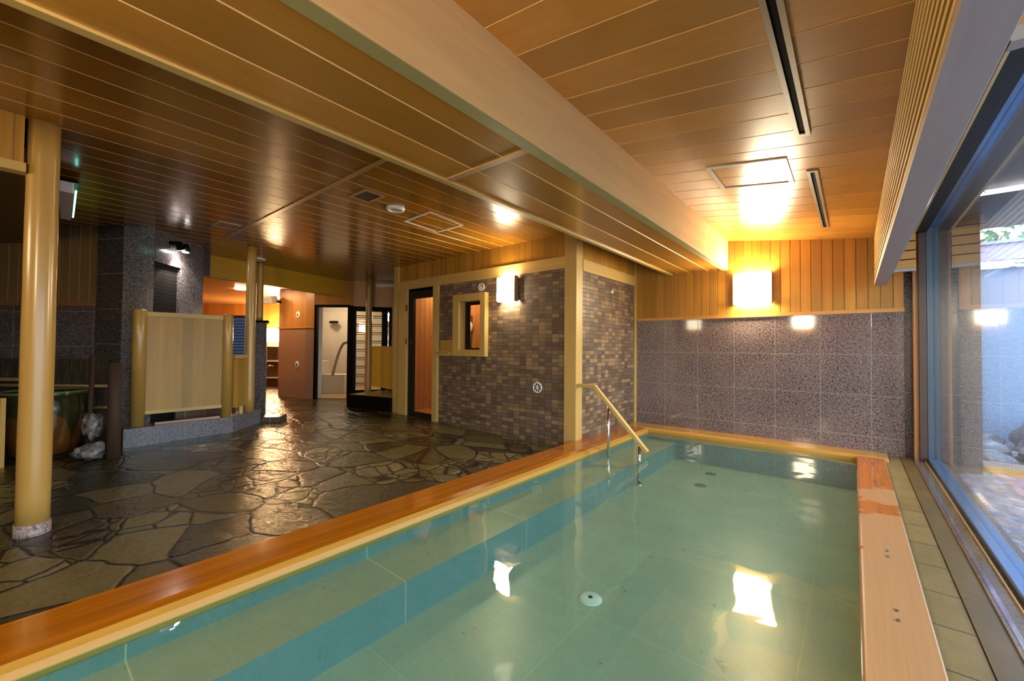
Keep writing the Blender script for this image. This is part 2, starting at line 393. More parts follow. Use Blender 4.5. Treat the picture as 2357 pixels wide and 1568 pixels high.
m_rock = N('rock'); _c = m_rock.ramp(m_rock.noise(m_rock.co(), 9., 6., .7), [(.35, (.03, .028, .03)), (.52, (.14, .13, .13)), (.62, (.42, .40, .36))]); m_rock = m_rock.pbr(_c, .6, m_rock.bump(m_rock.noise(m_rock.co(), 18., 5., .7), .6, .03))
m_orock = N('garden_rock'); _c = m_orock.ramp(m_orock.noise(m_orock.co(), 5., 6., .7), [(.3, (.06, .07, .09)), (.55, (.22, .24, .28)), (.7, (.55, .58, .62))]); m_orock = m_orock.pbr(_c, .55, m_orock.bump(m_orock.noise(m_orock.co(), 9., 5., .7), .6, .05))
m_brush = N('brushwood'); _g = m_brush.noise(m_brush.scale((60, 60, 3)), 1., 4., .7); m_brush = m_brush.pbr(m_brush.ramp(_g, [(.35, (.008, .005, .003)), (.5, (.035, .022, .010)), (.68, (.12, .075, .03))]), .8, m_brush.bump(_g, .8, .02))
m_bamboo = plain('bamboo', (.26, .15, .06), .4); m_bark = wood('bark_log', (.042, .020, .009), 'Z', .45, .8, fine=20)
m_leaf = plain('leaves', (.10, .22, .10), .6)

# ------------------------------------------------------------------ setting: floor
def floor_z(x): return -.05+.024*(min(max(-2.5-x, 0), 4.2))
mb = MB(); xs = [-2.4, -3.0, -4., -5., -6., -6.7, -18.]
for a, b in zip(xs, xs[1:]): mb.quad((b, -1.6, floor_z(b)), (a, -1.6, floor_z(a)), (a, 9.5, floor_z(a)), (b, 9.5, floor_z(b)))
mb.add([(-18, -1.6, -.5), (-2.4, -1.6, -.5), (-2.4, 9.5, -.5), (-18, 9.5, -.5)], [(3, 2, 1, 0)])
struct('floor', mb, m_flag, 'wet dark irregular flagstone floor')

# pool basin: step ledge along two sides, floor, walls
X0, X1, Y1, WZ = -2.16, .03, 5.55, .03
LX, LZ, PZ = -1.79, -.06, -.27
mb = MB()
mb.quad((X0, -1.6, LZ), (X0, Y1, LZ), (X0, Y1, .01), (X0, -1.6, .01), 0)
mb.quad((X0, Y1, PZ), (X1, Y1, PZ), (X1, Y1, .01), (X0, Y1, .01), 0)
mb.quad((X1, Y1, PZ), (X1, -1.6, PZ), (X1, -1.6, .01), (X1, Y1, .01), 0)
mb.quad((X0, -1.6, PZ), (X0, -1.6, .05), (X1, -1.6, .05), (X1, -1.6, PZ), 0)
mb.quad((X0, -1.6, LZ), (LX, -1.6, LZ), (LX, Y1, LZ), (X0, Y1, LZ), 1)
mb.quad((LX, -1.6, PZ), (LX, Y1, PZ), (LX, Y1, LZ), (LX, -1.6, LZ), 0)
mb.quad((LX, -1.6, PZ), (X1, -1.6, PZ), (X1, Y1, PZ), (LX, Y1, PZ), 2)
o = struct('pool_basin', mb, [m_pool, m_ledge, m_pfloor], 'green stone bath basin with a seat ledge')
mb = MB(); nx, ny = 2, 2
mb.box(-2.1555, .0135, -1.578, 5.5295, WZ-.004, WZ)
mb.f = [mb.f[1]]; mb.mi = [0]; mb.sm = [False]
tag(obj('bath_water', mb, m_water), 'still clear green water filling the long indoor bath', 'water', kind='stuff')

# rim beams of the bath
def rounded(pts, n=4):
    return pts
def rim(name, prof, a, b, axis, mat, label, segs={}):
    """prof: closed list (lateral, z); swept along axis from a to b"""
    mb = MB(); n = len(prof)
    P = [((l, a, z) if axis == 'Y' else (a, l, z)) for l, z in prof]+[((l, b, z) if axis == 'Y' else (b, l, z)) for l, z in prof]
    fs = [tuple(range(n)), tuple(range(2*n-1, n-1, -1))]+[(i, i+n, (i+1) % n+n, (i+1) % n) for i in range(n)]
    mb.add(P, fs); bm = bmesh.new(); me = bpy.data.meshes.new('t'); me.from_pydata(mb.v, [], mb.f); bm.from_mesh(me); bmesh.ops.recalc_face_normals(bm, faces=bm.faces)
    mb.v = [v.co.copy() for v in bm.verts]; mb.f = [[v.index for v in f.verts] for f in bm.faces]; mb.mi = [0, 0]+[segs.get(i, 0) for i in range(n)]; mb.sm = [False]*len(mb.f); bm.free(); bpy.data.meshes.remove(me)
    return tag(obj(name, mb, mat, bevel=.006), label, 'bath rim')
rim('bath_rim', [(-2.505, -.3), (-2.20, -.3), (-2.20, .0), (-2.156, .004), (-2.156, .035), (-2.17, .058), (-2.20, .075), (-2.25, .083), (-2.505, .083)], -1.58, Y1-.02, 'Y', [m_curbL, wood('rim_edge_highlight', (.43, .22, .035), 'Y', .12, .25, coat=.3), wood('rim_inner_olive', (.30, .235, .045), 'Y', .3, .4)], 'long wet orange cedar rim between stone floor and bath', {3: 2, 4: 1, 5: 1})  # tan on the rounded edge paints its highlight; inner face is olive
rim('bath_rim', [(5.58, -.3), (5.885, -.3), (5.885, .085), (5.56, .085), (5.54, .078), (5.53, .06), (5.53, .004), (5.58, 0)], -2.5, .26, 'X', m_curbB, 'pale orange cedar rim along the foot of the back granite wall')
rim('bath_rim', [(.014, -.3), (.232, -.3), (.232, .085), (.03, .085), (.018, .08), (.014, .06)], -1.58, 5.525, 'Y', m_curbR, 'cedar rim on the window side with reddish wet stains and peg dots')
rr = [o for o in COL.objects if o.name.startswith('bath_rim')][-1]; m_peg = plain('dark_peg', (.10, .045, .02), .4)
for y in (.72, 1.65, 2.30, 2.96, 3.73, 4.49, 5.2):
    for dy in (-.04, .04): obj('peg', MB().lathe((.128, y+dy, .0852), [(.0001, .0012), (.011, .0012), (.012, 0)], 14), m_peg, rr)

# drains and jet outlet under the water
for (x, y, lab) in ((-1.27, 5.12, 'dark round drain on bath floor, nearer to the back wall'), (-1.25, 4.62, 'dark round drain on bath floor, nearer to the camera')):
    mb = MB().lathe((x, y, PZ), [(.0001, .006), (.055, .006), (.06, 0)], 24); tag(obj('pool_drain', mb, plain('drain_dark', (.05, .10, .09), .5)), lab, 'drain')
t = thing('water_outlet', (-1.16, 2.12, PZ), 'pale round outlet plate with dark centre on the bath floor', 'drain')
op = obj('plate', MB().lathe((-1.16, 2.12, PZ), [(.0001, .012), (.055, .012), (.065, .004), (.066, 0)], 32), plain('outlet_plate', (.62, .80, .78), .4), t)
obj('hole', MB().lathe((-1.16, 2.12, PZ+.012), [(.0001, .003), (.012, .003), (.013, 0)], 16), m_black, op)

# window-side sill: gutter gap, two tile rows, granite sill
struct('trim_1', MB().box(.234, .36, -1.58, 5.885, -.3, .052), m_sill1, 'row of mossy square tiles beside the cedar rim')
struct('trim_2', MB().box(.363, .455, -1.58, 5.885, -.3, .058), tile_stone('gutter_tile_narrow', (.085, .055, .018), (.15, .10, .035), [(1, .634, .18)], (.04, .03, .015), .3, False, .003), 'second narrow tile row beside the sill')
struct('trim_3', MB().box(.455, .70, -1.58, 5.95, -.3, .066), m_sill2, 'polished granite window sill')
struct('trim_14', MB().box(.470, .488, -1.58, 5.82, .0662, .068), plain('wet_channel', (.30, .26, .34), .06, metal=.7), 'wet shiny channel on the sill')  # lilac tint paints the window's reflection into this strip
struct('trim_4', MB().box(.532, .538, -1.58, 5.82, .066, .078), m_brass, 'thin golden bead along the sill')

# ------------------------------------------------------------------ ceilings
CZ = 2.53
mb = MB()
def ceilpan(mb, x0, x1, y0, y1, z, pitch, off, gw=.010, mi=0, gmi=1):
    mb.panel((x0, y0, z), (1, 0, 0), (0, 1, 0), (0, 0, -1), x1-x0, y1-y0, pitch, (off-x0) % pitch, gw, .006, mi, gmi)
ceilpan(mb, -9.3, -1.93, -1.6, 1.69, CZ, .2155, -3.02); ceilpan(mb, -9.3, -1.93, 1.735, 7., CZ, .2155, -3.02)
mb.box(-9.3, -1.93, -1.6, 7., CZ+.02, CZ+.06)
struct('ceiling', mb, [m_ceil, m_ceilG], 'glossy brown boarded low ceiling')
struct('trim_5', MB().box(-9.3, -1.96, 1.69, 1.735, CZ-.006, CZ+.03), wood('strip_x', (.36, .19, .07), 'X', .1, .3), 'cross strip on the low ceiling')
struct('sky_block_slab', MB().box(-17.5, -1.28, -1.9, 13.5, 2.78, 2.86), m_dark, 'unseen slab added over the ceilings to block sky light')  # unseen slab, added to keep sky light out from above
struct('wall_west', MB().obox((-6.95, 1.05), (-10.15, 1.02), -.08, -.05, 2.78), m_granN, 'granite wall behind the shutter niche')
struct('wall_corner', MB().box(-9.4, -9.1, -1.7, -1.0, -.05, 2.78), m_granN, 'granite corner wall at the far left')
# sloped ceiling over the bath
sl = -.139; L_ = math.hypot(1, sl)
u = Vector((0, 1, 0)); v = Vector((1, 0, sl))/L_; n_ = Vector((sl, 0, -1)).normalized()
mb = MB(); mb.panel((-1.27, -1.6, 2.568), u, v, n_, 7.5, 1.475, .223, (1.745+1.6) % .223, .010, .006)
mb.prism([(-1.27, -1.6), (.60, -1.6), (.60, 5.9), (-1.27, 5.9)], 2.70, 2.74)
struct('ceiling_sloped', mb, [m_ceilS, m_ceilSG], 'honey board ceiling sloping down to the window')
# dropped box: soffit, trim, beam
SZ = 2.205
mb = MB(); mb.panel((-1.955, -1.6, SZ), (1, 0, 0), (0, 1, 0), (0, 0, -1), .65, 3.30, .235, (-1.725+1.955), .010, .006)
mb.panel((-1.955, 1.74, SZ), (1, 0, 0), (0, 1, 0), (0, 0, -1), .65, 4.15, .235, (-1.725+1.955), .010, .006)
mb.box(-1.975, -1.305, -1.6, 5.89, SZ+.012, CZ+.02)
struct('ceiling_soffit', mb, [m_soff, m_ceilSG], 'boarded soffit of the dropped ceiling box')
struct('trim_6', MB().box(-1.955, -1.31, 1.70, 1.742, SZ-.007, SZ+.02), wood('strip_x2', (.50, .28, .12), 'X', .1, .3), 'cross strip on the soffit')
tag(obj('edge_trim', MB().box(-2.005, -1.955, -1.6, 5.89, SZ-.012, CZ), m_trimY, bevel=.003), 'long pale wood edging on the left lower edge of the ceiling drop', 'trim')
b = thing('ceiling_beam', (-1.28, 2., SZ), 'massive pale wooden beam running the length of the bath ceiling', 'beam')
obj('face', MB().box(-1.305, -1.25, -1.6, 5.885, SZ-.015, 2.60), m_beam, b, bevel=.002)
obj('lower_lip', MB().box(-1.318, -1.252, -1.6, 5.885, SZ-.021, SZ-.0155), plain('olive_lip', (.36, .29, .10), .5), b)

# ------------------------------------------------------------------ back wall
YB = 5.89
struct('wall_back', MB().box(-2.5, .40, YB, YB+.12, -.2, 1.57), m_gran, 'speckled granite tile lower back wall')
mb = MB(); mb.panel((-2.5, YB-.003, 1.60), (1, 0, 0), (0, 0, 1), (0, -1, 0), 2.9, 1.05, .1, .02, .010, .006); mb.box(-2.5, .40, YB+.01, YB+.12, 1.57, 2.65)
struct('wall_back_upper', mb, [m_upX, m_upG], 'vertical golden boards above the granite')
struct('trim_7', MB().box(-2.5, .405, YB-.025, YB, 1.565, 1.605), m_orange, 'orange rail between granite and boards')
struct('wall_back_reveal', MB().box(.40, .945, YB+.05, YB+.2, -.3, 2.8), m_granY, 'granite reveal beside the window')

# ------------------------------------------------------------------ sconces
def sconce(loc, size, face, mat, label, cheeks):
    """face: outward normal axis '-Y','+X','+Y' ; size (w, depth, h); loc = centre on the wall, bottom z"""
    w, d, h = size
    t = thing('wall_lamp', loc, label, 'lamp', rz={'-Y': 0, '+X': math.pi/2, '+Y': math.pi}[face])
    Mx = t.matrix_basis
    def bx(x0, x1, y0, y1, z0, z1, mbs=None):
        m = mbs or MB(); o = len(m.v); m.box(x0, x1, y0, y1, z0, z1)
        for i in range(o, len(m.v)): m.v[i] = Mx @ m.v[i]
        return m
    obj('paper_shade', bx(-w/2+.012, w/2-.012, -d, -.012, .0, h), mat, t, bevel=.012)
    obj('back_plate', bx(-w/2, w/2, -.012, 0, .01, h-.01), m_dark, t)
    for sx in (-1, 1):
        obj('cheek', bx(min(sx*w/2, sx*(w/2-.011)), max(sx*w/2, sx*(w/2-.011)), -d*.8, -.0125, -.012, h+.012), cheeks, t)
    return t
m_cheek = wood('cheek_wood', (.25, .13, .05), 'Z', .1, .5)
sconce((-.965, YB-.004, 1.735), (.42, .13, .37), '-Y', m_lamp, 'glowing white paper lamp high on the back wall over the bath', m_cheek)
sconce((-3.52, 4.205, 1.775), (.30, .12, .31), '-Y', m_lamp2, 'glowing white box lamp on the mosaic wall beside the small window', m_cheek)
sconce((-1.03, -1.545, 1.78), (.42, .13, .37), '+Y', m_lamp, 'paper wall lamp on the wall behind the viewpoint, bath side', m_cheek)
sconce((-3.75, -1.545, 1.78), (.42, .13, .37), '+Y', emit('lamp_paper_dim', LAMP, 6.), 'paper wall lamp on the wall behind the viewpoint, stone floor side', m_cheek)

# ------------------------------------------------------------------ wall behind the camera
struct('wall_near', MB().box(-10., .60, -1.7, -1.56, -.3, 1.57), m_gran, 'granite wall behind the viewpoint')
struct('wall_near_upper', MB().box(-10., .60, -1.7, -1.56, 1.57, 2.75), m_upX, 'boards on the wall behind the viewpoint')

# ------------------------------------------------------------------ sauna cabin
YS = 4.21
mb = MB(); mb.box(-6.0, -5.955, YS, YS+.08, -.1, 2.12); mb.box(-4.95, -4.47, YS, YS+.08, -.1, 2.12); mb.box(-4.0, -2.65, YS, YS+.08, -.1, 2.12)
mb.box(-4.47, -4.0, YS, YS+.08, -.1, 1.10); mb.box(-4.47, -4.0, YS, YS+.08, 1.85, 2.12)
struct('wall_sauna_front', mb, m_mosX, 'brown and grey mosaic tile front of the sauna cabin')
mb = MB(); mb.panel((-6.02, YS, 2.26), (1, 0, 0), (0, 0, 1), (0, -1, 0), 3.4, .275, .1, .05, .006, .003); mb.box(-6.02, -2.6, YS+.006, YS+.08, 2.26, CZ)
struct('wall_sauna_upper', mb, [m_upX, m_upG], 'narrow golden boards over the sauna front')
struct('trim_8', MB().box(-6.02, -2.64, YS-.018, YS+.08, 2.118, 2.262), m_trimX, 'pale lintel rail on the sauna front', bevel=.003)
tag(obj('corner_post', MB().box(-2.655, -2.492, YS-.03, 4.325, -.1, CZ), m_trimZ, bevel=.003), 'square pale post at the cabin corner meeting the bath rim', 'post')
tag(obj('corner_post', MB().box(-6.125, -6.0, YS-.03, YS+.1, -.02, CZ), m_trimZ, bevel=.003), 'square pale post at the far left end of the mosaic front', 'post')
XR = -2.5
struct('wall_sauna_side', MB().box(XR-.08, XR, 4.325, 5.84, .05, 2.09), m_mosY, 'mosaic side wall of the cabin over the bath')
mb = MB(); mb.panel((XR, 4.325, 2.22), (0, 1, 0), (0, 0, 1), (1, 0, 0), 1.52, .315, .1, .05, .006, .003); mb.box(XR-.08, XR-.006, 4.325, 5.84, 2.22, CZ)
struct('wall_sauna_side_upper', mb, [m_upY, m_upG], 'golden boards over the side mosaic')
struct('trim_9', MB().box(XR-.08, XR+.016, 4.325, 5.84, 2.085, 2.225), m_trimY, 'pale rail on the side wall')
struct('trim_10', MB().box(XR-.08, XR+.02, 5.84, YB, .05, CZ), m_trimZ, 'thin corner strip by the granite')
# round vents
def vent(x, z, r, label):
    t = thing('round_vent', (x, YS, z), label, 'vent')
    obj('ring', MB().lathe((x, YS, z), [(r*.80, -.002), (r*.82, -.014), (r*.95, -.016), (r, -.008), (r, 0)], 32, axis='Y'), m_white, t)
    obj('backing', MB().lathe((x, YS, z), [(.0005, -.003), (r*.82, -.003)], 24, axis='Y'), m_dark, t)
    for k in range(8):
        a = k*math.pi/4; mbv = MB().tube([(x+math.cos(a)*r*.22, YS-.007, z+math.sin(a)*r*.22), (x+math.cos(a)*r*.82, YS-.007, z+math.sin(a)*r*.82)], r*.07, 6)
        obj('spoke', mbv, m_white, t)
    obj('hub', MB().lathe((x, YS, z), [(.0005, -.012), (r*.2, -.011), (r*.24, -.004)], 16, axis='Y'), m_white, t)
vent(-4.05, 2.012, .055, 'round metal vent above the small framed window')
vent(-3.06, .662, .068, 'round metal vent low on the mosaic wall')
# small window
w = bpy.data.objects.new('window_1', None); COL.objects.link(w); w['kind'] = 'structure'; w['label'] = 'small window of the sauna with a pale box frame'
mb = MB(); mb.box(-4.57, -4.44, YS-.075, YS+.12, 1.03, 1.925); mb.box(-4.01, -3.915, YS-.075, YS+.12, 1.03, 1.925); mb.box(-4.44, -4.01, YS-.075, YS+.12, 1.03, 1.125); mb.box(-4.44, -4.01, YS-.075, YS+.12, 1.82, 1.925)
obj('window_frame', mb, m_trimZ, w, bevel=.003)
mb = MB(); mb.box(-4.44, -4.37, YS+.06, YS+.1, 1.125, 1.82); mb.box(-4.05, -4.01, YS+.06, YS+.1, 1.125, 1.82); mb.box(-4.37, -4.05, YS+.06, YS+.1, 1.125, 1.15); mb.box(-4.37, -4.05, YS+.06, YS+.1, 1.78, 1.82)
obj('sash', mb, m_dark, w); obj('pane', MB().box(-4.37, -4.05, YS+.075, YS+.081, 1.15, 1.78), m_glassin, w)
# door
d = bpy.data.objects.new('door_1', None); COL.objects.link(d); d['kind'] = 'structure'; d['label'] = 'glazed sauna door with dark frame and pale jambs'
mb = MB(); mb.box(-5.955, -5.735, YS-.045, YS+.12, -.02, 2.118); mb.box(-5.06, -4.95, YS-.045, YS+.12, -.02, 2.118)
jb = obj('jamb', mb, m_trimZ, d, bevel=.003)
mb = MB(); mb.box(-5.735, -5.60, YS+.0, YS+.045, -.01, 2.075); mb.box(-5.09, -5.06, YS, YS+.045, -.01, 2.075); mb.box(-5.60, -5.09, YS, YS+.045, 1.955, 2.075); mb.box(-5.60, -5.09, YS, YS+.045, -.01, .10)
obj('door_frame', mb, m_dark, d); obj('pane', MB().box(-5.60, -5.09, YS+.02, YS+.027, .10, 1.955), m_glassin, d)
obj('head_gap', MB().box(-5.735, -5.06, YS+.0, YS+.1, 2.075, 2.118), m_black, d)
for z in (1.20, 1.75): obj('hinge', MB().box(-5.752, -5.735, YS-.052, YS-.03, z, z+.11), m_chrome, jb)
# tag rack
t = thing('tag_rack', (-4.8, YS, 1.03), 'small wooden tag rack between the sauna door and small window', 'rack')
obj('back_board', MB().box(-4.90, -4.63, YS-.02, YS, 1.09, 1.265), wood('rack_wood', (.42, .25, .04), 'X', .1), t)
tr = obj('tray', MB().box(-4.985, -4.62, YS-.055, YS, 1.03, 1.09), m_trimX, t)
for k in range(5): obj('slot', MB().box(-4.965+k*.058, -4.928+k*.058, YS-.0565, YS-.055, 1.066, 1.074), m_black, tr)
t = thing('light_sensor', (XR, 5.06, 1.90), 'tiny chrome and white sensor on the side mosaic wall', 'sensor')
obj('bracket', MB().box(XR, XR+.012, 5.045, 5.075, 1.93, 2.0), m_chrome, t); obj('lens', MB().box(XR, XR+.03, 5.05, 5.09, 1.895, 1.93), m_white, t)
# sauna interior
m_sg = plain('sauna_groove', (.2, .08, .03), .6); SI = [m_knot, m_sg]
mb = MB(); mb.panel((-6.0, 5.7, -.05), (1, 0, 0), (0, 0, 1), (0, -1, 0), 3.4, 2.35, .12, 0, .006, .003); mb.box(-6.06, -2.6, 5.72, 5.78, -.1, 2.5, 0); struct('wall_sauna_inside_back', mb, SI, 'knotty cedar back wall inside the sauna')
mb = MB(); mb.panel((-6.02, 4.3, -.05), (0, 1, 0), (0, 0, 1), (1, 0, 0), 1.4, 2.35, .12, 0, .006, .003); struct('wall_sauna_inside_left', mb, SI, 'knotty cedar left wall inside the sauna')
mb = MB(); mb.panel((-2.6, 4.3, -.05), (0, 1, 0), (0, 0, 1), (-1, 0, 0), 1.4, 2.35, .12, 0, .006, .003); struct('wall_sauna_inside_right', mb, SI, 'knotty cedar right wall inside the sauna')
struct('ceiling_sauna', MB().box(-6.03, -2.59, YS+.085, 5.72, 2.3, 2.34), m_knot, 'cedar ceiling of the sauna'); struct('floor_sauna', MB().box(-6.03, -2.59, YS+.085, 5.70, -.02, .04), m_knot, 'floor of the sauna')
t = thing('sauna_bench', (-4.4, 5.3, .04), 'reddish stepped bench inside the sauna seen through the small window', 'bench')
obj('seat', MB().box(-4.5, -2.7, 5.15, 5.65, .80, .84), m_knot, t); obj('front_panel', MB().box(-4.5, -2.7, 5.2, 5.24, .04, .80), m_sred, t)
obj('backrest', MB().box(-4.5, -2.7, 5.62, 5.66, .84, 1.35), m_sred, t)
t = thing('sauna_lamp', (-4.7, 5.0, 2.3), 'round warm lamp on the sauna ceiling', 'lamp'); obj('lens', MB().lathe((-4.7, 5.0, 2.3), [(.0005, -.05), (.10, -.045), (.12, -.02), (.125, 0)], 28), m_lampC, t)
t = thing('sauna_lamp', (-5.75, 5.2, 2.3), 'warm lamp above the sauna door view', 'lamp'); obj('lens', MB().lathe((-5.75, 5.2, 2.3), [(.0005, -.05), (.10, -.045), (.12, -.02), (.125, 0)], 28), m_lampC, t)
t = thing('wall_clock', (-5.9, 5.68, 1.5), 'pale round clock on a dark backboard inside the sauna', 'clock')
obj('backboard', MB().box(-5.93, -5.72, 5.675, 5.695, 1.32, 1.78), plain('board', (.12, .04, .015), .5), t)
cf = obj('face', MB().lathe((-5.80, 5.675, 1.56), [(.0005, -.02), (.10, -.02), (.115, -.01), (.115, 0)], 28, axis='Y'), m_white, t)
mb = MB(); mb.box(-5.803, -5.797, 5.650, 5.654, 1.56, 1.63); mb.box(-5.80, -5.75, 5.650, 5.654, 1.557, 1.563); obj('hands', mb, m_black, cf)
t = thing('sauna_thermometer', (-5.83, 5.69, .9), 'long dark thermometer board below the sauna clock', 'thermometer')
obj('board', MB().box(-5.82, -5.74, 5.67, 5.695, .62, 1.28), plain('wine', (.05, .008, .008), .4), t)

# ------------------------------------------------------------------ handrail into the bath
t = thing('handrail', (-2.5, 4.25, .73), 'pale wooden handrail on steel posts stepping down into the bath', 'handrail')
yr = 4.22
def bar(pts, wdt, hgt):
    mb = MB(); sec = []
    for i, (x, z) in enumerate(pts):
        a = Vector(pts[max(i-1, 0)]); b_ = Vector(pts[min(i+1, len(pts)-1)]); d_ = (b_-a).normalized(); n2 = Vector((-d_.y, d_.x))*hgt/2
        if 0 < i < len(pts)-1: n2 *= 1.08
        sec.append([(x+n2.x, yr-wdt/2, z+n2.y), (x+n2.x, yr+wdt/2, z+n2.y), (x-n2.x, yr+wdt/2, z-n2.y), (x-n2.x, yr-wdt/2, z-n2.y)])
    V = [p for s2 in sec for p in s2]; F_ = [(i*4+k, i*4+(k+1) % 4, i*4+4+(k+1) % 4, i*4+4+k) for i in range(len(sec)-1) for k in range(4)]
    mb.add(V, [tuple(reversed(f)) for f in F_]); k = len(V)-4; mb.add(V, [(0, 1, 2, 3), (k+3, k+2, k+1, k)])
    return mb
obj('rail', bar([(-2.49, .725), (-2.27, .725), (-1.66, .082)], .05, .042), m_trimX, t, bevel=.006)
obj('steel_post', MB().tube([(-2.10, yr, .53), (-2.10, yr, LZ)], .017, 16), m_chrome, t)
obj('steel_post', MB().tube([(-1.745, yr, .15), (-1.745, yr, PZ)], .017, 16), m_chrome, t)
obj('base_flange', MB().lathe((-1.745, yr, PZ), [(.018, .012), (.035, .01), (.036, 0)], 20), m_chrome, t)

# ------------------------------------------------------------------ ceiling fittings
def slot(y0, y1, x0, x1, label):
    zf = lambda x: 2.568+sl*(x+1.27)
    t = thing('slot_diffuser', ((x0+x1)/2, (y0+y1)/2, zf((x0+x1)/2)), label, 'air vent', rz=0)
    def pr(xa, xb, ya, yb, dz, th):
        mb = MB(); P = [(x, y, zf(x)-dz-(th if k == 0 else 0)) for k in (0, 1) for y in (ya, yb) for x in (xa, xb)]
        return mb.add(P, [(0, 2, 3, 1), (4, 5, 7, 6), (0, 1, 5, 4), (2, 6, 7, 3), (0, 4, 6, 2), (1, 3, 7, 5)])
    w_ = (x1-x0)*.30; mm = plain('slot_frame', (.22, .13, .05), .4)
    obj('frame', pr(x0, x0+w_, y0, y1, 0, .010), mm, t); obj('frame', pr(x1-w_, x1, y0, y1, 0, .010), mm, t)
    obj('frame', pr(x0+w_, x1-w_, y1-.03, y1, 0, .010), mm, t); obj('frame', pr(x0+w_, x1-w_, y0, y0+.03, 0, .010), mm, t)
    obj('slot', pr(x0+w_, x1-w_, y0+.03, y1-.03, -.002, .005), m_black, t)
slot(.2, 2.94, -.262, -.188, 'long dark slot diffuser in the sloped ceiling, nearest the viewpoint')
slot(3.55, 5.28, -.252, -.188, 'short dark slot diffuser in the sloped ceiling near the back wall')
def hatch(poly, zf, wd, mat, label, name='ceiling_hatch'):
    t = thing(name, (poly[0][0], poly[0][1], zf(poly[0][0])), label, 'hatch')
    c = Vector((sum(p[0] for p in poly)/4, sum(p[1] for p in poly)/4)); mb = MB()
    out = [Vector(p) for p in poly]; inn = [p+(c-p).normalized()*wd*1.4 for p in out]
    for k in range(4):
        q = [out[k], out[(k+1) % 4], inn[(k+1) % 4], inn[k]]
        P = [(p.x, p.y, zf(p.x)-.008) for p in q]+[(p.x, p.y, zf(p.x)+.002) for p in q]
        mb.add(P, [(0, 3, 2, 1), (4, 5, 6, 7), (0, 1, 5, 4), (1, 2, 6, 5), (2, 3, 7, 6), (3, 0, 4, 7)])
    obj('frame', mb, mat, t); return t
hatch([(-.845, 3.26), (-.340, 3.26), (-.344, 3.79), (-.848, 3.79)], lambda x: 2.568+sl*(x+1.27), .032, plain('hatch_frame', (.72, .64, .50), .25), 'pale framed access hatch in the sloped ceiling')
hatch([(-3.78, 2.69), (-3.30, 2.66), (-3.37, 3.2), (-3.83, 3.2)], lambda x: CZ, .022, plain('hatch_metal', (.55, .47, .36), .3), 'thin metal framed access hatch in the low ceiling')
def grille(cx, cy, lx, ly, label):
    t = thing('ceiling_grille', (cx, cy, CZ), label, 'air vent')
    mb = MB(); a, b_ = lx/2, ly/2
    for q in ((cx-a, cx+a, cy-b_, cy-b_+.02), (cx-a, cx+a, cy+b_-.02, cy+b_), (cx-a, cx-a+.02, cy-b_+.02, cy+b_-.02), (cx+a-.02, cx+a, cy-b_+.02, cy+b_-.02)): mb.box(*q, CZ-.012, CZ+.002)
    mm = plain('grille_frame', (.34, .20, .10), .4); obj('frame', mb, mm, t); obj('backing', MB().box(cx-a+.02, cx+a-.02, cy-b_+.02, cy+b_-.02, CZ-.004, CZ+.001), m_black, t)
    n2 = 11
    for k in range(n2):
        x = cx-a+.02+(lx-.04)*(k+.5)/n2; obj('slat', MB().box(x-.002, x+.002, cy-b_+.02, cy+b_-.02, CZ-.008, CZ-.004), plain('grille_slat', (.14, .07, .035), .5), t)
grille(-3.41, 2.03, .27, .20, 'brown slatted air grille in the low ceiling beside the round detector')
grille(-5.52, 1.53, .26, .22, 'dark slatted air grille in the low ceiling near the granite pier')
def detector(x, y, r, label):
    t = thing('smoke_detector', (x, y, CZ), label, 'detector')
    obj('base', MB().lathe((x, y, CZ), [(r, 0), (r, -.014), (r*.93, -.024), (r*.72, -.026), (r*.66, -.016)], 36), m_white, t)
    obj('head', MB().lathe((x, y, CZ), [(r*.66, -.014), (r*.5, -.020), (.0005, -.021)], 28), plain('detector_head', (.28, .30, .24), .3), t)
detector(-3.49, 2.39, .088, 'white round detector in the low ceiling between grille and hatch')
detector(-7.25, 2.44, .11, 'white round detector beyond the tall round column')
# extra grille light by the far end of the ceiling
t = thing('ceiling_grille', (-7.2, 4.9, CZ), 'small grille at the far end of the low ceiling', 'air vent')
obj('frame', MB().box(-7.35, -7.05, 4.75, 5.05, CZ-.01, CZ), m_white, t)

# ------------------------------------------------------------------ louvred fascia on the window side
t = thing('louvred_fascia', (.2, 3., 1.85), 'long pale louvred pelmet hanging along the window side ceiling', 'pelmet')
obj('backing', MB().box(.187, .243, -1.58, 5.70, 1.865, 2.355), plain('louvre_back', (.20, .10, .03), .6), t)
mb = MB(); nsl = 10
for k in range(nsl):
    z = 1.872+k*.0475; mb.box(.166, .186, -1.58, 5.70, z, z+.022)
obj('slat', mb, m_slat, t)['kind'] = 'stuff'
mb = MB()
for k in range(nsl):
    z = 1.875+k*.0475; mb.box(.244, .262, -1.58, 5.70, z, z+.022)
obj('slat', mb, m_fasc, t)['kind'] = 'stuff'
obj('bottom_board', MB().box(.164, .266, -1.58, 5.70, 1.83, 1.862), m_fasc, t, bevel=.002)
# cross panel and end panel of the pelmet recess
def cross(y, label, z0=1.86, z1=2.42):
    t = thing('cross_panel', (.37, y, z0), label, 'panel')
    obj('trim', MB().box(.268, .475, y-.012, y+.03, z0-.03, z0+.002), m_fasc, t)
    mb = MB()
    for k in range(6): mb.box(.268, .475, y-.006, y+.02, z0+.004+k*.09, z0+.082+k*.09)
    obj('board', mb, m_orange, t); obj('backing', MB().box(.268, .475, y+.02, y+.028, z0, z1), m_dark, t)
cross(1.39, 'orange boarded cross panel in the window recess near the viewpoint', 1.86)
cross(5.66, 'orange boarded end panel of the window recess by the back wall', 1.98)
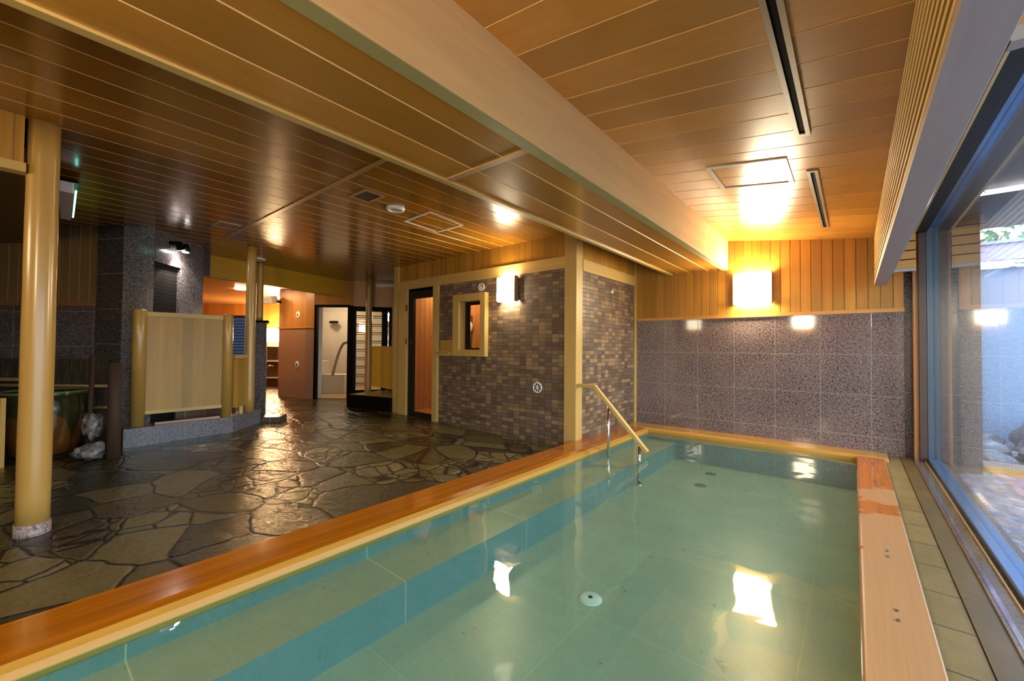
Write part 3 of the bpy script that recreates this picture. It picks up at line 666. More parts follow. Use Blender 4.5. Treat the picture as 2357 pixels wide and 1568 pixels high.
# window wall header and window
struct('wall_window_head', MB().box(.475, .56, -1.58, 5.9, 2.335, 2.70), m_dark, 'dark header over the big window')
struct('trim_11', MB().box(.462, .475, -1.58, 5.80, 2.325, 2.337), m_brass, 'thin metal line under the dark header')
w = bpy.data.objects.new('window_2', None); COL.objects.link(w); w['kind'] = 'structure'; w['label'] = 'floor-to-ceiling glass window along the bath'
obj('window_sill', MB().box(.552, .64, -1.58, 5.80, .066, .105), m_alu, w, bevel=.004)
obj('window_rail', MB().box(.56, .63, -1.58, 5.80, 2.37, 2.42), m_alu, w)
obj('jamb', MB().box(.500, .552, 5.74, 5.93, .066, 2.40), plain('jamb_brown', (.05, .02, .012), .4), w)
obj('mullion', MB().box(.556, .64, 5.74, 5.80, .105, 2.37), plain('mullion_grey', (.055, .075, .10), .35, metal=.3), w)
obj('pane', MB().box(.598, .606, -1.58, 5.74, .105, 2.37), m_glass, w)
tag(obj('jamb_post', MB().box(.468, .498, 5.79, 5.93, .066, 2.335), wood('jamb_pine', (.60, .36, .20), 'Z', .1)), 'slim pinkish pine strip beside the dark window jamb', 'trim')
struct('wall_window_near', MB().box(.45, .75, -1.7, -1.56, -.3, 2.75), m_granY, 'granite at the near end of the window')

# ------------------------------------------------------------------ round columns
def column(x, y, z0, z1, r, label, stone=None):
    t = thing('round_column', (x, y, z0), label, 'column')
    pts = [(x, y, z0+(z1-z0)*k/12) for k in range(13)]; rs = [r*(1.03-.06*k/12)*(1+.012*math.sin(k*2.1+x)) for k in range(13)]
    obj('trunk', MB().tube(pts, rs, 28), m_post, t)
    if stone: obj('stone_base', MB().tube([(x, y, z0-.08), (x, y, z0+.055)], r*1.09, 32), stone, t)
    return t
m_baseg = granite('base_granite', (.10, .07, .07), (.28, .22, .21), (.50, .42, .40), .6, .4, None, spk=200, rough=.4)
column(-3.915, .10, .0, CZ, .073, 'thick peeled log column in the left foreground standing on the flagstones', m_baseg)
# transom from that column toward the wall behind the camera
t = thing('transom', (-3.9, -.7, 2.2), 'boarded transom panel joined to the foreground log column', 'transom')
mb = MB(); mb.panel((-3.86, -1.56, 2.24), (0, 1, 0), (0, 0, 1), (1, 0, 0), 1.58, .29, .1, .04, .006, .003); mb.box(-3.93, -3.867, -1.56, .02, 2.24, CZ)
obj('board', mb, [m_upY, m_upG], t); obj('rail', MB().box(-3.94, -3.85, -1.56, .03, 2.19, 2.245), m_trimY, t)
# dropped ceiling over the far left corner
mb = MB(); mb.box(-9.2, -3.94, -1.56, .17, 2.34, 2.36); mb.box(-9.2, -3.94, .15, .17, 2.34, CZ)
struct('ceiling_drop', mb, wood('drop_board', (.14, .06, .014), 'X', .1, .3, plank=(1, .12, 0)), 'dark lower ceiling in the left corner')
# fluorescent emergency batten on the drop edge
t = thing('batten_light', (-5.2, .25, 2.44), 'grey batten light glowing green on the ceiling behind the foreground column', 'light')
obj('housing', MB().prism([(-4.85, .205), (-4.85, .290), (-5.92, .338), (-5.92, .272)], 2.37, 2.455), plain('batten_body', (.62, .56, .62), .35), t, bevel=.01)
obj('reflector', MB().prism([(-4.84, .19), (-4.84, .315), (-5.94, .36), (-5.94, .262)], 2.456, 2.475), m_darkgloss, t)
obj('tube', MB().tube([(-5.90, .352, 2.40), (-4.87, .303, 2.40)], .006, 12), m_green, t)

# ------------------------------------------------------------------ left side: granite piers, walls
wdir = Vector((math.cos(YAW), math.sin(YAW)))     # walls here run about square to the far view
def wp(u, d):                                       # plan point from lateral ratio and distance
    return (rt.x*u*d+fw.x*d, rt.y*u*d+fw.y*d)
A, B = wp(-1.62, 4.85), wp(-1.003, 4.85)
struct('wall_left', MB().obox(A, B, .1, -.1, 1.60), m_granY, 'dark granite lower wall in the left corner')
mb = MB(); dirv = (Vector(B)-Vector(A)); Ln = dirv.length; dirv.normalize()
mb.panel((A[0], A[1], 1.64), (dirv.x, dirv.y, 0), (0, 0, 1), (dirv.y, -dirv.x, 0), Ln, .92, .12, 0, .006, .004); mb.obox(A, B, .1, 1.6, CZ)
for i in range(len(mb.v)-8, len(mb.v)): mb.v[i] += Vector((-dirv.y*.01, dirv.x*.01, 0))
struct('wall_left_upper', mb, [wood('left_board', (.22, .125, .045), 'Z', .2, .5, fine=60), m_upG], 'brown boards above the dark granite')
mb = MB(); mb.obox((A[0]+dirv.y*.03, A[1]-dirv.x*.03), (B[0]+dirv.y*.03, B[1]-dirv.x*.03), .03, 1.60, 1.645)
struct('trim_12', mb, wood('left_rail', (.30, .12, .04), 'X', .1), 'red brown rail on the left wall')
# granite pier; the darker side face has its shade painted in
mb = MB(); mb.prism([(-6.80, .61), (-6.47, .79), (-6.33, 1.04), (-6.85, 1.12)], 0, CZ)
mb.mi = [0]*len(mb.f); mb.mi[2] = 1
struct('wall_pier', mb, [m_granN, m_granD], 'granite pier, side face painted darker as shade')
# window reflection area: narrow louvred window beside the pier
# lintel wall with shuttered recess
P3, P4 = (-6.335, 1.045), (-7.09, 1.78)
LD = Vector((P4[0]-P3[0], P4[1]-P3[1])).normalized()
mb = MB(); mb.obox(P3, P4, .25, 2.14, CZ)
struct('wall_lintel', mb, m_granN, 'granite lintel over the shuttered recess')
# jamb right of recess
q0 = Vector(P3)+LD*.60; mb = MB(); mb.obox(tuple(Vector(P3)+LD*.45), tuple(Vector(P3)+LD*.90), .22, .0, 2.14)
struct('wall_jamb', mb, m_granN, 'granite jamb right of the shutter')
m_shut = N('shutter_black'); _a = m_shut.axes(); _f = m_shut.ma('FRACT', m_shut.ma('DIVIDE', _a[2], .045)); m_shut = m_shut.pbr(m_shut.mix(m_shut.ma('LESS_THAN', _f, .25), (.003, .002, .0015), (.010, .006, .004)), .7, m_shut.bump(_f, .6, .01))
a_ = Vector(P3)+LD*.005+Vector((-.03, -.03)); b_ = Vector(P3)+LD*.445+Vector((-.03, -.03))
tag(obj('shutter', MB().obox(tuple(a_), tuple(b_), .03, .0, 2.138), m_shut), 'black slatted shutter in the granite recess under the twin spotlights', 'shutter')
# twin spotlights on the lintel
nv = Vector((LD.y, -LD.x))                            # outward toward the room
if nv.dot(Vector((0, 0))-Vector(P3)) < 0: nv = -nv
def spot(s, label, tilt):
    c = Vector(P3)+LD*s+nv*.03; t = thing('spotlight', (c.x, c.y, 2.40), label, 'spotlight', 'twin spotlights on the granite lintel')
    obj('mount', MB().tube([(c.x-nv.x*.03, c.y-nv.y*.03, 2.42), (c.x+nv.x*.05, c.y+nv.y*.05, 2.42)], .02, 12), m_black, t)
    e = c+nv*.07; dn = Vector((LD.x*tilt, LD.y*tilt, -1)).normalized(); a = Vector((e.x, e.y, 2.435)); b2 = a+dn*.10
    cn = obj('can', MB().tube([a, a+dn*.03, b2], [.022, .036, .042], 18), m_black, t)
    obj('lens', MB().tube([b2, b2+dn*.004], .036, 18), m_bulb, cn)
    ld = bpy.data.lights.new('spot_beam', 'SPOT'); ld.energy = 7; ld.spot_size = math.radians(75); ld.spot_blend = .4; ld.color = (1, .88, .72); ld.shadow_soft_size = .03
    lo = bpy.data.objects.new('spot_beam', ld); COL.objects.link(lo); lo.location = b2+dn*.02
    lo.rotation_euler = (dn-Vector((nv.x, nv.y, 0))*.25).to_track_quat('-Z', 'Y').to_euler()
spot(.24, 'black spotlight aimed left, left of the pair on the granite lintel', .5)
spot(.38, 'black spotlight with bright lens, right of the pair on the granite lintel', -.1)

# plinth and privacy screen
PL = [(-6.06, .775), (-6.17, 1.83), (-6.60, 2.30), (-6.72, 2.20), (-6.40, 1.84), (-6.30, 1.08), (-6.38, .80)]
tag(obj('stone_plinth', MB().prism(PL, -.02, .238), granite('plinth_granite', (.045, .04, .05), (.15, .135, .155), (.34, .31, .34), .55, .9, 1, (.775, -.4), spk=200, rough=.22), bevel=.004), 'low granite plinth carrying the wooden screens', 'plinth')
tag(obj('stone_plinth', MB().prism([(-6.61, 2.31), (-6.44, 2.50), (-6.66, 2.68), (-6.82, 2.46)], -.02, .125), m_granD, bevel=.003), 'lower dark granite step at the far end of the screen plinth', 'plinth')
def postlow(x, y, r, z0, z1, par): obj('post', MB().tube([(x, y, z0), (x, y, z1-.012), (x, y, z1)], [r*1.02, r, r*.92], 24), m_post, par)
tag(obj('tiled_kerb', MB().obox((-6.56, 1.32), (-6.72, 2.02), .06, .0, .44), tile_stone('kerb_tile', (.10, .055, .035), (.15, .09, .06), [(1, .22, .1)], (.35, .28, .2), .3, False)), 'low brown tiled kerb seen through the gap under the wooden screen', 'kerb')
t = thing('wooden_screen', (-6.25, 1.36, .238), 'wide pale boarded privacy screen between two low log posts on the plinth', 'screen')
sa, sb = Vector((-6.25, .915)), Vector((-6.25, 1.772))
postlow(sa.x, sa.y, .064, .238, 1.555, t); postlow(sb.x, sb.y, .060, .238, 1.56, t)
obj('board', MB().box(-6.265, -6.235, .97, 1.715, .395, 1.48), m_panelwood, t)
obj('top_rail', MB().box(-6.28, -6.22, .97, 1.715, 1.48, 1.535), m_trimY, t, bevel=.004)
obj('bottom_rail', MB().box(-6.275, -6.225, .97, 1.715, .36, .40), m_trimY, t)
tag(obj('floor_rail', MB().box(-6.21, -6.185, 1.06, 1.69, .239, .262), wood('pink_rail', (.45, .25, .16), 'Y', .1)), 'thin pinkish wooden strip lying on the plinth under the screen', 'strip')
t = thing('wooden_screen', (-6.43, 1.98, .238), 'narrow lower yellow screen between the low post and the tall column', 'screen')
n0, n1 = Vector((-6.29, 1.84)), Vector((-6.44, 2.03))
obj('board', MB().obox(n0, n1, -.03, .34, .985), m_panelwood, t); obj('top_rail', MB().obox(n0, n1, -.06, .985, 1.03), m_trimX, t)
obj('leg', MB().box(-6.44, -6.40, 1.97, 2.01, .238, .345), m_trimZ, t)
column(-6.46, 2.10, .238, CZ, .062, 'tall slim log column at the end of the screen plinth')
# low granite partition with a slim column on top
PT = [(-7.05, 2.45), (-6.93, 2.56), (-7.2, 2.9), (-7.4, 2.75)]
q0, q1, q2, q3 = wp(-.624, 6.6), wp(-.594, 6.6), wp(-.592, 7.0), wp(-.622, 7.0)
tag(obj('stone_partition', MB().prism([q0, q1, q2, q3], .0, 1.53), m_granN), 'chest-high granite partition behind the tall slim column', 'partition')
q0, q1, q2, q3 = wp(-.627, 6.56), wp(-.590, 6.56), wp(-.588, 7.03), wp(-.625, 7.03)
tag(obj('partition_cap', MB().prism([q0, q1, q2, q3], 1.53, 1.56), m_darkgloss), 'thin polished cap on the granite partition', 'cap')
q = wp(-.612, 6.8); column(q[0], q[1], 1.56, CZ, .048, 'short slim log column standing on the granite partition cap')

# corner garden: brushwood fence, big jar, rocks, log
fa, fb = wp(-1.58, 4.66), wp(-.985, 4.66)
tag(obj('brushwood_fence', MB().obox(fa, fb, .05, .0, .98), m_brush), 'dark brushwood fence behind the big glazed jar', 'fence')
def bam(u0, u1, d, z, r, lab):
    a, b2 = wp(u0, d), wp(u1, d); tag(obj('bamboo_pole', MB().tube([(a[0], a[1], z-.02), ((a[0]+b2[0])/2, (a[1]+b2[1])/2, z), (b2[0], b2[1], z)], r, 10), m_bamboo), lab, 'pole')
bam(-1.55, -.968, 4.57, .695, .018, 'horizontal bamboo pole just above the jar rim')
bam(-1.55, -1.14, 4.57, .76, .02, 'upper bamboo pole at the far left behind the column')
bam(-1.03, -.962, 4.57, .46, .016, 'short low bamboo pole right of the jar')
a = wp(-1.016, 4.25); tag(obj('fence_pole', MB().tube([(a[0], a[1], .0), (a[0]+.01, a[1], .5), (a[0], a[1]+.01, 1.03)], [.024, .02, .022], 10), m_bark), 'thin upright bark pole right of the jar', 'pole')
a = wp(-.958, 4.15); tag(obj('log_post', MB().tube([(a[0], a[1], -.02), (a[0]+.008, a[1], .5), (a[0], a[1], .97)], [.058, .052, .055], 16), m_bark), 'stout dark log post beside the granite plinth', 'post')
a = wp(-1.127, 4.18)
m_jar = N('jar_glaze'); _ax = m_jar.axes(); _gz = m_jar.noise(m_jar.co(), 3., 3.)
_g = m_jar.n('ShaderNodeNewGeometry')
_ag = m_jar.ma('ADD', m_jar.ma('MULTIPLY', m_jar.ma('ARCTAN2', _ax[1], _ax[0]), 3.), .9)
_lob = m_jar.ma('POWER', m_jar.ma('ABSOLUTE', m_jar.ma('SINE', _ag)), .5); _h = m_jar.ma('ADD', m_jar.ma('MULTIPLY', _lob, .34), m_jar.ma('MULTIPLY', _gz, .05))
_k = m_jar.rng(m_jar.ma('SUBTRACT', _ax[2], _h), .03, .045)
m_jar = m_jar.pbr(m_jar.mix(_k, (.115, .042, .009), (.024, .028, .008)), .12, coat=.6)
t = thing('glazed_jar', (a[0], a[1], .05), 'large wide green jar with brown drips behind the foreground column', 'jar')
pr = [(.0005, .0), (.20, .0), (.235, .03), (.265, .18), (.285, .36), (.29, .48), (.285, .54), (.30, .575), (.315, .60), (.318, .615), (.30, .62), (.285, .60), (.275, .55), (.27, .4), (.0005, .38)]
obj('body', MB().lathe((a[0], a[1], .05), pr, 56), m_jar, t)
obj('rim', MB().lathe((a[0], a[1], .05), [(.300, .612), (.322, .616), (.326, .628), (.315, .638), (.298, .632), (.294, .62)], 56), plain('jar_rim', (.11, .13, .05), .15, coat=.6), t)
a = wp(-1.01, 4.10)
tag(obj('garden_rock', MB().rock((a[0], a[1], .35), (.075, .075, .12), 3, .55, 3, 2.0), m_rock), 'upright pale craggy rock right of the jar', 'rock')
a = wp(-1.012, 4.05); tag(obj('garden_rock', MB().rock((a[0], a[1], .11), (.115, .11, .085), 5, .45, 3, 2.0), m_rock), 'low dark rock under the pale upright rock', 'rock')
a, b2 = wp(-1.45, 3.70), wp(-1.232, 3.72); tag(obj('low_partition', MB().obox(a, b2, .04, .0, .66), m_trimZ), 'edge of a low pale wooden partition at the far left frame edge', 'partition')

# ------------------------------------------------------------------ far side: washing area, cross beam, glass door room
tag(obj('cross_beam', MB().obox((-7.52, 1.80), (-8.62, 6.0), .16, 2.20, CZ), wood('far_beam', (.62, .33, .02), 'Y', .1, .45)), 'yellow cross beam under the low ceiling at the far end', 'beam')
# pink tile pier: lower tiles and upper boards
p0, p1, p2, p3 = (-9.93, 3.80), (-8.93, 3.94), (-8.72, 4.02), (-8.80, 4.08)
struct('wall_wash_pier', MB().prism([p0, p1, p2, p3, (-9.96, 4.22)], -.02, 1.54), m_pink, 'pink glossy tile pier of the washing area')
mb = MB(); mb.prism([p0, p1, p2, p3, (-9.96, 4.22)], 1.575, 2.6); struct('wall_wash_pier_upper', mb, m_upO, 'orange boards above the pink tiles')
mb = MB(); mb.prism([(-9.95, 3.78), (-8.92, 3.92), (-8.70, 4.01), (-8.79, 4.085), (-9.97, 4.23)], 1.54, 1.575); struct('trim_13', mb, m_orange, 'thin rail over the pink tiles')
def disc(x, y, z, label):
    t = thing('round_vent', (x, y, z), label, 'vent'); rz = math.atan2(.22, 1.67)
    mbd = MB().lathe((0, 0, 0), [(.0005, -.012), (.05, -.014), (.075, -.006), (.078, 0)], 24, axis='Y'); mbh = MB().lathe((0, 0, 0), [(.0005, -.02), (.022, -.018), (.024, -.012)], 12, axis='Y')
    R_ = Matrix.Translation((x, y, z)) @ Matrix.Rotation(rz, 4, 'Z')
    for m in (mbd, mbh): m.v = [R_ @ q for q in m.v]
    pl_ = obj('plate', mbd, m_white, t); obj('hub', mbh, m_dark, pl_)
disc(-9.21, 3.90, 1.83, 'white round vent on the orange boards above the pink tiles')
disc(-9.21, 3.90, .76, 'white round vent low on the pink tile pier')
t = thing('wall_speaker', (-9.95, 3.70, 2.2), 'pale boxy speaker on a bracket at the orange boarded pier', 'speaker')
mbx = MB().box(-.13, .13, -.10, .10, -.07, .09); mbx.v = [Matrix.Translation((-9.95, 3.60, 2.16)) @ Matrix.Rotation(.5, 4, 'Z') @ Matrix.Rotation(.2, 4, 'X') @ q for q in mbx.v]
obj('cabinet', mbx, plain('speaker_body', (.62, .58, .52), .4), t, bevel=.02); obj('bracket', MB().tube([(-9.95, 3.62, 2.16), (-9.85, 3.80, 2.14)], .03, 10), m_dark, t)
# washing area shell
g0, g1 = wp(-.90, 12.2), wp(-.45, 12.2)
mb = MB(); mb.obox(g0, g1, .1, 1.54, 2.6); struct('wall_wash_upper', mb, m_upO, 'orange boards of the washing area')
mb = MB(); mb.obox(g0, g1, .1, -.05, 1.54); struct('wall_wash', mb, m_pink, 'pink tiles of the washing area')
h0 = wp(-1.05, 7.5)
mb = MB(); mb.prism([h0, wp(-.60, 7.2), wp(-.45, 12.3), wp(-1.0, 12.3)], 2.40, 2.46); struct('ceiling_wash', mb, plain('wash_ceiling', (.55, .28, .10), .25), 'orange glossy ceiling of the washing area')
mb = MB(); mb.obox(wp(-.98, 12.3), wp(-1.0, 7.2), .1, -.05, 2.6); struct('wall_wash_side', mb, m_upO, 'side wall of the washing area')
mb = MB(); mb.obox((-9.96, 4.22), g1, .1, -.05, 2.6); struct('wall_wash_end', mb, m_pink, 'end wall of the washing area')
def box_at(u, d, z0, z1, w, dep_, mat, name, par, ): 
    c = wp(u, d); a = Vector(c)-wdir*w/2; b2 = Vector(c)+wdir*w/2; return obj(name, MB().obox(tuple(a), tuple(b2), dep_, z0, z1), mat, par)
c = wp(-.585, 11.7); t = thing('wall_lamp', (c[0], c[1], 1.25), 'glowing lamp over the shelf in the far washing area', 'lamp'); box_at(-.585, 11.7, 1.28, 1.66, .26, .2, m_lampW, 'shade', t)
c = wp(-.585, 11.5); t = thing('wash_shelf', (c[0], c[1], .05), 'dark open shelf with bottles under the far washing lamp', 'shelf')
box_at(-.585, 11.6, .05, 1.14, .42, .2, plain('shelf_dark', (.06, .035, .02), .5), 'cabinet', t); box_at(-.585, 11.5, .72, .76, .44, .3, m_white, 'shelf_board', t); box_at(-.585, 11.5, .26, .29, .44, .3, m_white, 'shelf_board', t)
c = wp(-.60, 11.45); tag(obj('bottle', MB().lathe((c[0], c[1], .76), [(.0005, 0), (.035, 0), (.035, .14), (.012, .17), (.012, .21), (.0005, .21)], 16), m_black), 'small dark bottle on the far washing shelf', 'bottle')
c = wp(-.575, 11.45); tag(obj('wash_tap', MB().tube([(c[0], c[1], .60), (c[0]-.02, c[1]-.12, .62), (c[0]-.02, c[1]-.14, .56)], .018, 10), m_chrome), 'small chrome tap below the far washing shelf', 'tap')
for (u_, d_, lab) in ((-.66, 9.0, 'warm downlight in the washing area ceiling near the columns'), (-.56, 10.6, 'warm downlight in the washing area ceiling further back'), (-.60, 8.3, 'added warm downlight brightening the washing area, closest to the granite partition')):  # last one is added to brighten the pink pier and orange boards
    c = wp(u_, d_); tag(obj('downlight', MB().lathe((c[0], c[1], 2.40), [(.0005, -.02), (.10, -.018), (.11, 0)], 24), m_lampW), lab, 'light')
# blue louvred window seen between the posts
w = bpy.data.objects.new('window_3', None); COL.objects.link(w); w['kind'] = 'structure'; w['label'] = 'narrow blue louvred window in the washing area'
c = wp(-.66, 9.6)
a = Vector(c)-wdir*.28; b2 = Vector(c)+wdir*.12; obj('window_frame', MB().obox(tuple(a-wdir*.05), tuple(b2+wdir*.05), .06, .88, 1.86), m_dark, w)
a2 = a-Vector((fw.x, fw.y))*.01; b3 = b2-Vector((fw.x, fw.y))*.01; obj('pane', MB().obox(tuple(a2), tuple(b3), .02, .93, 1.80), emit('dusk_pane', (.10, .15, .30), .10), w)
for k in range(12):
    z = .97+k*.068; a3, b4 = a2-Vector((fw.x, fw.y))*.012, b3-Vector((fw.x, fw.y))*.012; obj('slat', MB().obox(tuple(a3), tuple(b4), .008, z, z+.018), m_dark, w)
tag(obj('window_pier', MB().obox(tuple(a-wdir*.4), tuple(b2+wdir*.30), .15, -.02, .88), m_pink), 'tiled breast under the narrow blue window', 'wall panel')

# glass door room
D0, D1, D2 = Vector((-8.70, 4.02)), Vector((-8.11, 4.46)), Vector((-7.58, 5.14))
d = bpy.data.objects.new('door_2', None); COL.objects.link(d); d['kind'] = 'structure'; d['label'] = 'open dark framed doorway to the cream tiled room'
dd = (D1-D0).normalized()
obj('frame', MB().obox(tuple(D0), tuple(D0+dd*.05), .08, .04, 2.02), m_darkgloss, d); obj('frame', MB().obox(tuple(D0), tuple(D1), .08, 1.98, 2.03), m_darkgloss, d)
obj('frame', MB().obox(tuple(D1-dd*.03), tuple(D1+dd*.10), .10, .04, 2.02), m_darkgloss, d)
# fixed grid window to the right of the doorway
w = bpy.data.objects.new('window_4', None); COL.objects.link(w); w['kind'] = 'structure'; w['label'] = 'dark framed grid window with horizontal bars beside the doorway'
e0 = D1+dd*.10; ee = (D2-e0).normalized(); Lw = (D2-e0).length
for s0, s1 in ((0, .05), (.56, .68), (Lw-.06, Lw)): obj('frame', MB().obox(tuple(e0+ee*s0), tuple(e0+ee*s1), .07, .04, 2.0), m_darkgloss, w)
obj('frame', MB().obox(tuple(e0), tuple(D2), .07, 1.90, 2.0), m_darkgloss, w); obj('frame', MB().obox(tuple(e0), tuple(D2), .07, .04, .25), m_darkgloss, w)
for k in range(18):
    z = .30+k*.088
    if k % 2: obj('bar', MB().obox(tuple(e0), tuple(D2), .02, z, z+.016), m_dark, w)
    else: obj('bar', MB().obox(tuple(e0), tuple(D2), .02, z+.05, z+.062), m_dark, w)
obj('pane', MB().obox(tuple(e0+Vector((.0, .03))), tuple(D2+Vector((.0, .03))), .006, .25, 1.9), m_glassin, w)
mb = MB(); mb.obox(tuple(D0), tuple(D1+dd*.1), .12, 2.03, 2.55); mb.obox(tuple(e0), tuple(D2+ee*1.0), .12, 2.0, 2.55); struct('wall_door_head', mb, m_upO, 'orange boards above the doorway')
mb = MB(); mb.obox(tuple(D2), tuple(D2+ee*1.2), .12, .0, 2.0); struct('wall_door_side', mb, m_upO, 'boards right of the grid window')
# cream room beyond
R0 = Vector((-9.0, 4.3)); fv = Vector((fw.x, fw.y)).normalized()
b0 = Vector(wp(-.52, 11.2)); b1 = Vector(wp(-.12, 11.2))
struct('wall_cream', MB().obox(tuple(b0), tuple(b1), .1, -.05, 2.6), m_cream, 'cream tiled wall of the room beyond the doorway')
struct('wall_cream_left', MB().obox(tuple(b0), (-8.82, 4.14), .1, -.05, 2.6), m_cream, 'left wall of the cream room')
struct('ceiling_cream', MB().prism([(-8.8, 4.14), (-6.2, 6.0), tuple(b1), tuple(b0)], 2.42, 2.48), m_white, 'ceiling of the cream room')
struct('wall_cream_right', MB().obox(tuple(b1), (-5.9, 6.2), -.1, -.05, 2.6), m_cream, 'right wall of the cream room')
struct('floor_cream', MB().prism([(-8.76, 4.12), (-8.1, 4.62), (-7.5, 5.3), (-6.3, 6.2), tuple(b1), tuple(b0)], .05, .065), plain('orange_floor', (.50, .30, .14), .35), 'orange floor of the cream room')
c = wp(-.30, 9.6); tag(obj('globe_lamp', MB().lathe((c[0], c[1], 1.85), [(.0005, -.09), (.06, -.07), (.09, 0), (.06, .07), (.0005, .09)], 24), emit('globe', (1, .88, .68), 24)), 'bright globe lamp seen through the grid window', 'lamp')
c = wp(-.46, 10.2); tag(obj('ceiling_disc', MB().lathe((c[0], c[1], 2.42), [(.0005, -.04), (.14, -.035), (.16, 0)], 28), emit('cream_lamp', (1, .85, .62), 20)), 'round lamp on the cream room ceiling', 'lamp')
c = wp(-.445, 10.0); t = thing('draped_bench', (c[0], c[1], .065), 'low cloth covered bench with a tall end, inside the cream room', 'bench')
def rbox(u, d, w, dp, z0, z1, mat, name, par, bv=.03):
    c = Vector(wp(u, d)); a = c-wdir*w/2; b2 = c+wdir*w/2; return obj(name, MB().obox(tuple(a), tuple(b2), dp, z0, z1), mat, par, bevel=bv)
m_cloth = plain('grey_cloth', (.60, .52, .40), .8)
rbox(-.432, 9.6, .55, .5, .065, .50, m_cloth, 'seat', t); rbox(-.470, 9.55, .14, .55, .065, .82, m_cloth, 'end_panel', t)
c = Vector(wp(-.410, 9.4)); t = thing('shower_hose', (c.x, c.y, .5), 'curved shower hose hanging by the door edge of the cream room', 'hose')
pts = [];
for k in range(13):
    s = k/12; p = Vector(wp(-.433+.035*s, 9.4)); pts.append((p.x, p.y, .50+.75*math.sin(min(1, s*1.15)*math.pi/2)))
obj('hose', MB().tube(pts, .03, 10), plain('hose', (.30, .24, .16), .4), t); obj('head', MB().tube([pts[-1], (pts[-1][0]+.1, pts[-1][1]+.05, pts[-1][2]+.05)], .04, 10), m_chrome, t)
c = wp(-.43, 11.12); tag(obj('wall_hook', MB().box(c[0]-.06, c[0]+.16, c[1]-.12, c[1]+.02, 1.78, 1.84), m_dark), 'small dark hook high on the cream wall', 'hook')

# bench box, far column and yellow screen
tag(obj('stone_bench', MB().prism([(-7.12, 3.90), (-6.12, 4.12), (-6.14, 5.0), (-7.3, 4.8)], -.02, .285), m_darkgloss, bevel=.004), 'low black polished bench block left of the sauna cabin', 'bench')
struct('wall_bench_top', MB().prism([(-7.10, 3.95), (-6.14, 4.16), (-6.15, 4.98), (-7.28, 4.78)], .286, .292), plain('olive_top', (.22, .17, .04), .35))
o = column(-7.62, 4.62, .05, CZ, .065, 'slim yellow square-looking column beyond the black bench')
t = thing('wooden_screen', (-6.9, 4.55, .36), 'hanging yellow boarded screen between the far column and the sauna cabin', 'screen')
obj('board', MB().obox((-7.56, 4.64), (-6.12, 4.40), .03, .42, 1.13), m_yellow, t); obj('top_rail', MB().obox((-7.56, 4.63), (-6.12, 4.39), .05, 1.13, 1.17), m_yellow, t); obj('bottom_rail', MB().obox((-7.56, 4.63), (-6.12, 4.39), .05, .37, .42), m_yellow, t)
tag(obj('towel', MB().rock((-6.45, 4.75, .345), (.16, .12, .05), 2, .3, 2), m_white), 'crumpled white and red towel lying on the black bench', 'towel')
struct('wall_sauna_left', MB().box(-6.12, -6.06, YS+.1, 6.3, -.02, CZ), m_upY, 'left side wall of the sauna cabin')

# ------------------------------------------------------------------ outdoors
struct('ground', MB().box(.70, 9., -3., 12., -.5, -.12), m_orock, 'dark garden ground')
mb = MB(); mb.box(.64, 3.2, -2.5, 6.1, -.03, -.02); mb.f = [mb.f[1]]; mb.mi = [0]; mb.sm = [False]
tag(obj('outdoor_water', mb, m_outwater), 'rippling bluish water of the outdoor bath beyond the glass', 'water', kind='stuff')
tag(obj('outdoor_rim', MB().box(.64, 3.2, 6.1, 6.45, -.2, .03), m_curbB), 'wooden rim of the outdoor bath beyond the glass', 'bath rim')
tag(obj('garden_wall', MB().box(-.5, 9., 9.0, 9.2, -.3, 2.36), m_plaster), 'pale plaster garden wall beyond the outdoor bath', 'wall panel')
t = thing('wall_coping', (2, 9, 2.36), 'lilac boarded coping with white stripes on the garden wall', 'coping')
m_lil = plain('lilac_board', (.42, .38, .58), .5); m_lilw = plain('white_stripe', (.85, .85, .95), .4)
obj('board', MB().box(-.5, 9., 8.93, 9.0, 2.47, 2.70), m_lil, t); obj('stripe', MB().box(-.5, 9., 8.90, 8.95, 2.36, 2.39), m_lilw, t); obj('stripe', MB().box(-.5, 9., 8.90, 8.95, 2.42, 2.45), m_lilw, t)
obj('cap', MB().box(-.5, 9., 8.88, 9.1, 2.70, 2.74), plain('cap_blue', (.35, .42, .6), .5), t)
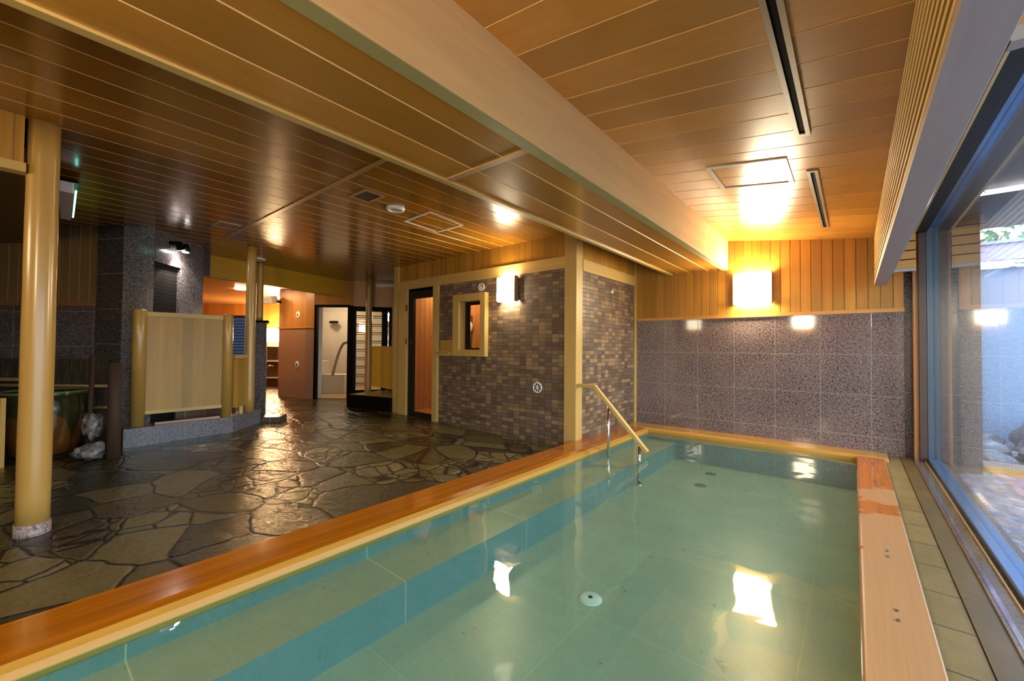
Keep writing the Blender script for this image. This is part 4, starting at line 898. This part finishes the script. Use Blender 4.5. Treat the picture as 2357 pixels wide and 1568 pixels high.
struct('roof_eave', MB().box(.56, 1.55, -2.5, 6.6, 2.47, 2.60), wood('eave_board', (.22, .14, .09), 'X', .1), 'dark eave over the outdoor bath')
rk = [(1.32, 8.5, -.05, .22, .2, .12), (1.95, 8.35, .05, .38, .3, .26), (1.22, 7.75, -.06, .24, .25, .12), (1.72, 7.5, -.05, .24, .25, .14), (1.16, 7.0, -.06, .22, .22, .11), (1.6, 6.85, -.07, .2, .2, .11), (2.3, 7.4, -.05, .3, .3, .22)]
lab = ['small pale rock at the foot of the garden wall', 'large dark rounded boulder by the garden wall', 'pale rock left of the outdoor rock bed middle', 'pale rock in the middle of the outdoor rock bed', 'low rock nearest the glass behind the outdoor rim', 'low rock just behind the outdoor bath rim', 'boulder at the right of the outdoor rock bed']
for k, (x, y, z, a, b2, c2) in enumerate(rk): tag(obj('boulder', MB().rock((x, y, z), (a, b2, c2), k+11, .35, 3, 1.5), m_orock), lab[k], 'rock', 'rocks behind the outdoor bath')
# tree beyond the wall
t = thing('garden_tree', (2.3, 10.5, -.1), 'leafy tree showing above the garden wall against white sky', 'tree')
obj('trunk', MB().tube([(2.3, 10.5, -.1), (2.2, 10.5, 1.6), (2.25, 10.6, 3.2)], [.12, .09, .05], 12), m_bark, t)
mb = MB(); rnd = random.Random(3)
for k in range(700):
    p = Vector((rnd.gauss(2.0, .8), rnd.gauss(10.5, .5), rnd.gauss(3.5, .45))); d1 = Vector((rnd.uniform(-1, 1), rnd.uniform(-1, 1), rnd.uniform(-1, 1))).normalized()*.09; d2 = d1.orthogonal().normalized()*.045
    mb.add([p-d1, p+d2, p+d1, p-d2], [(0, 1, 2, 3)])
obj('foliage', mb, m_leaf, t)
# daylight guide for the big window
pl = bpy.data.lights.new('window_portal', 'AREA'); pl.shape = 'RECTANGLE'; pl.size = 7.3; pl.size_y = 2.3
po = bpy.data.objects.new('window_portal', pl); COL.objects.link(po); po.location = (.62, 2.1, 1.24); po.rotation_euler = (math.radians(90), 0, math.radians(90)); pl.cycles.is_portal = True
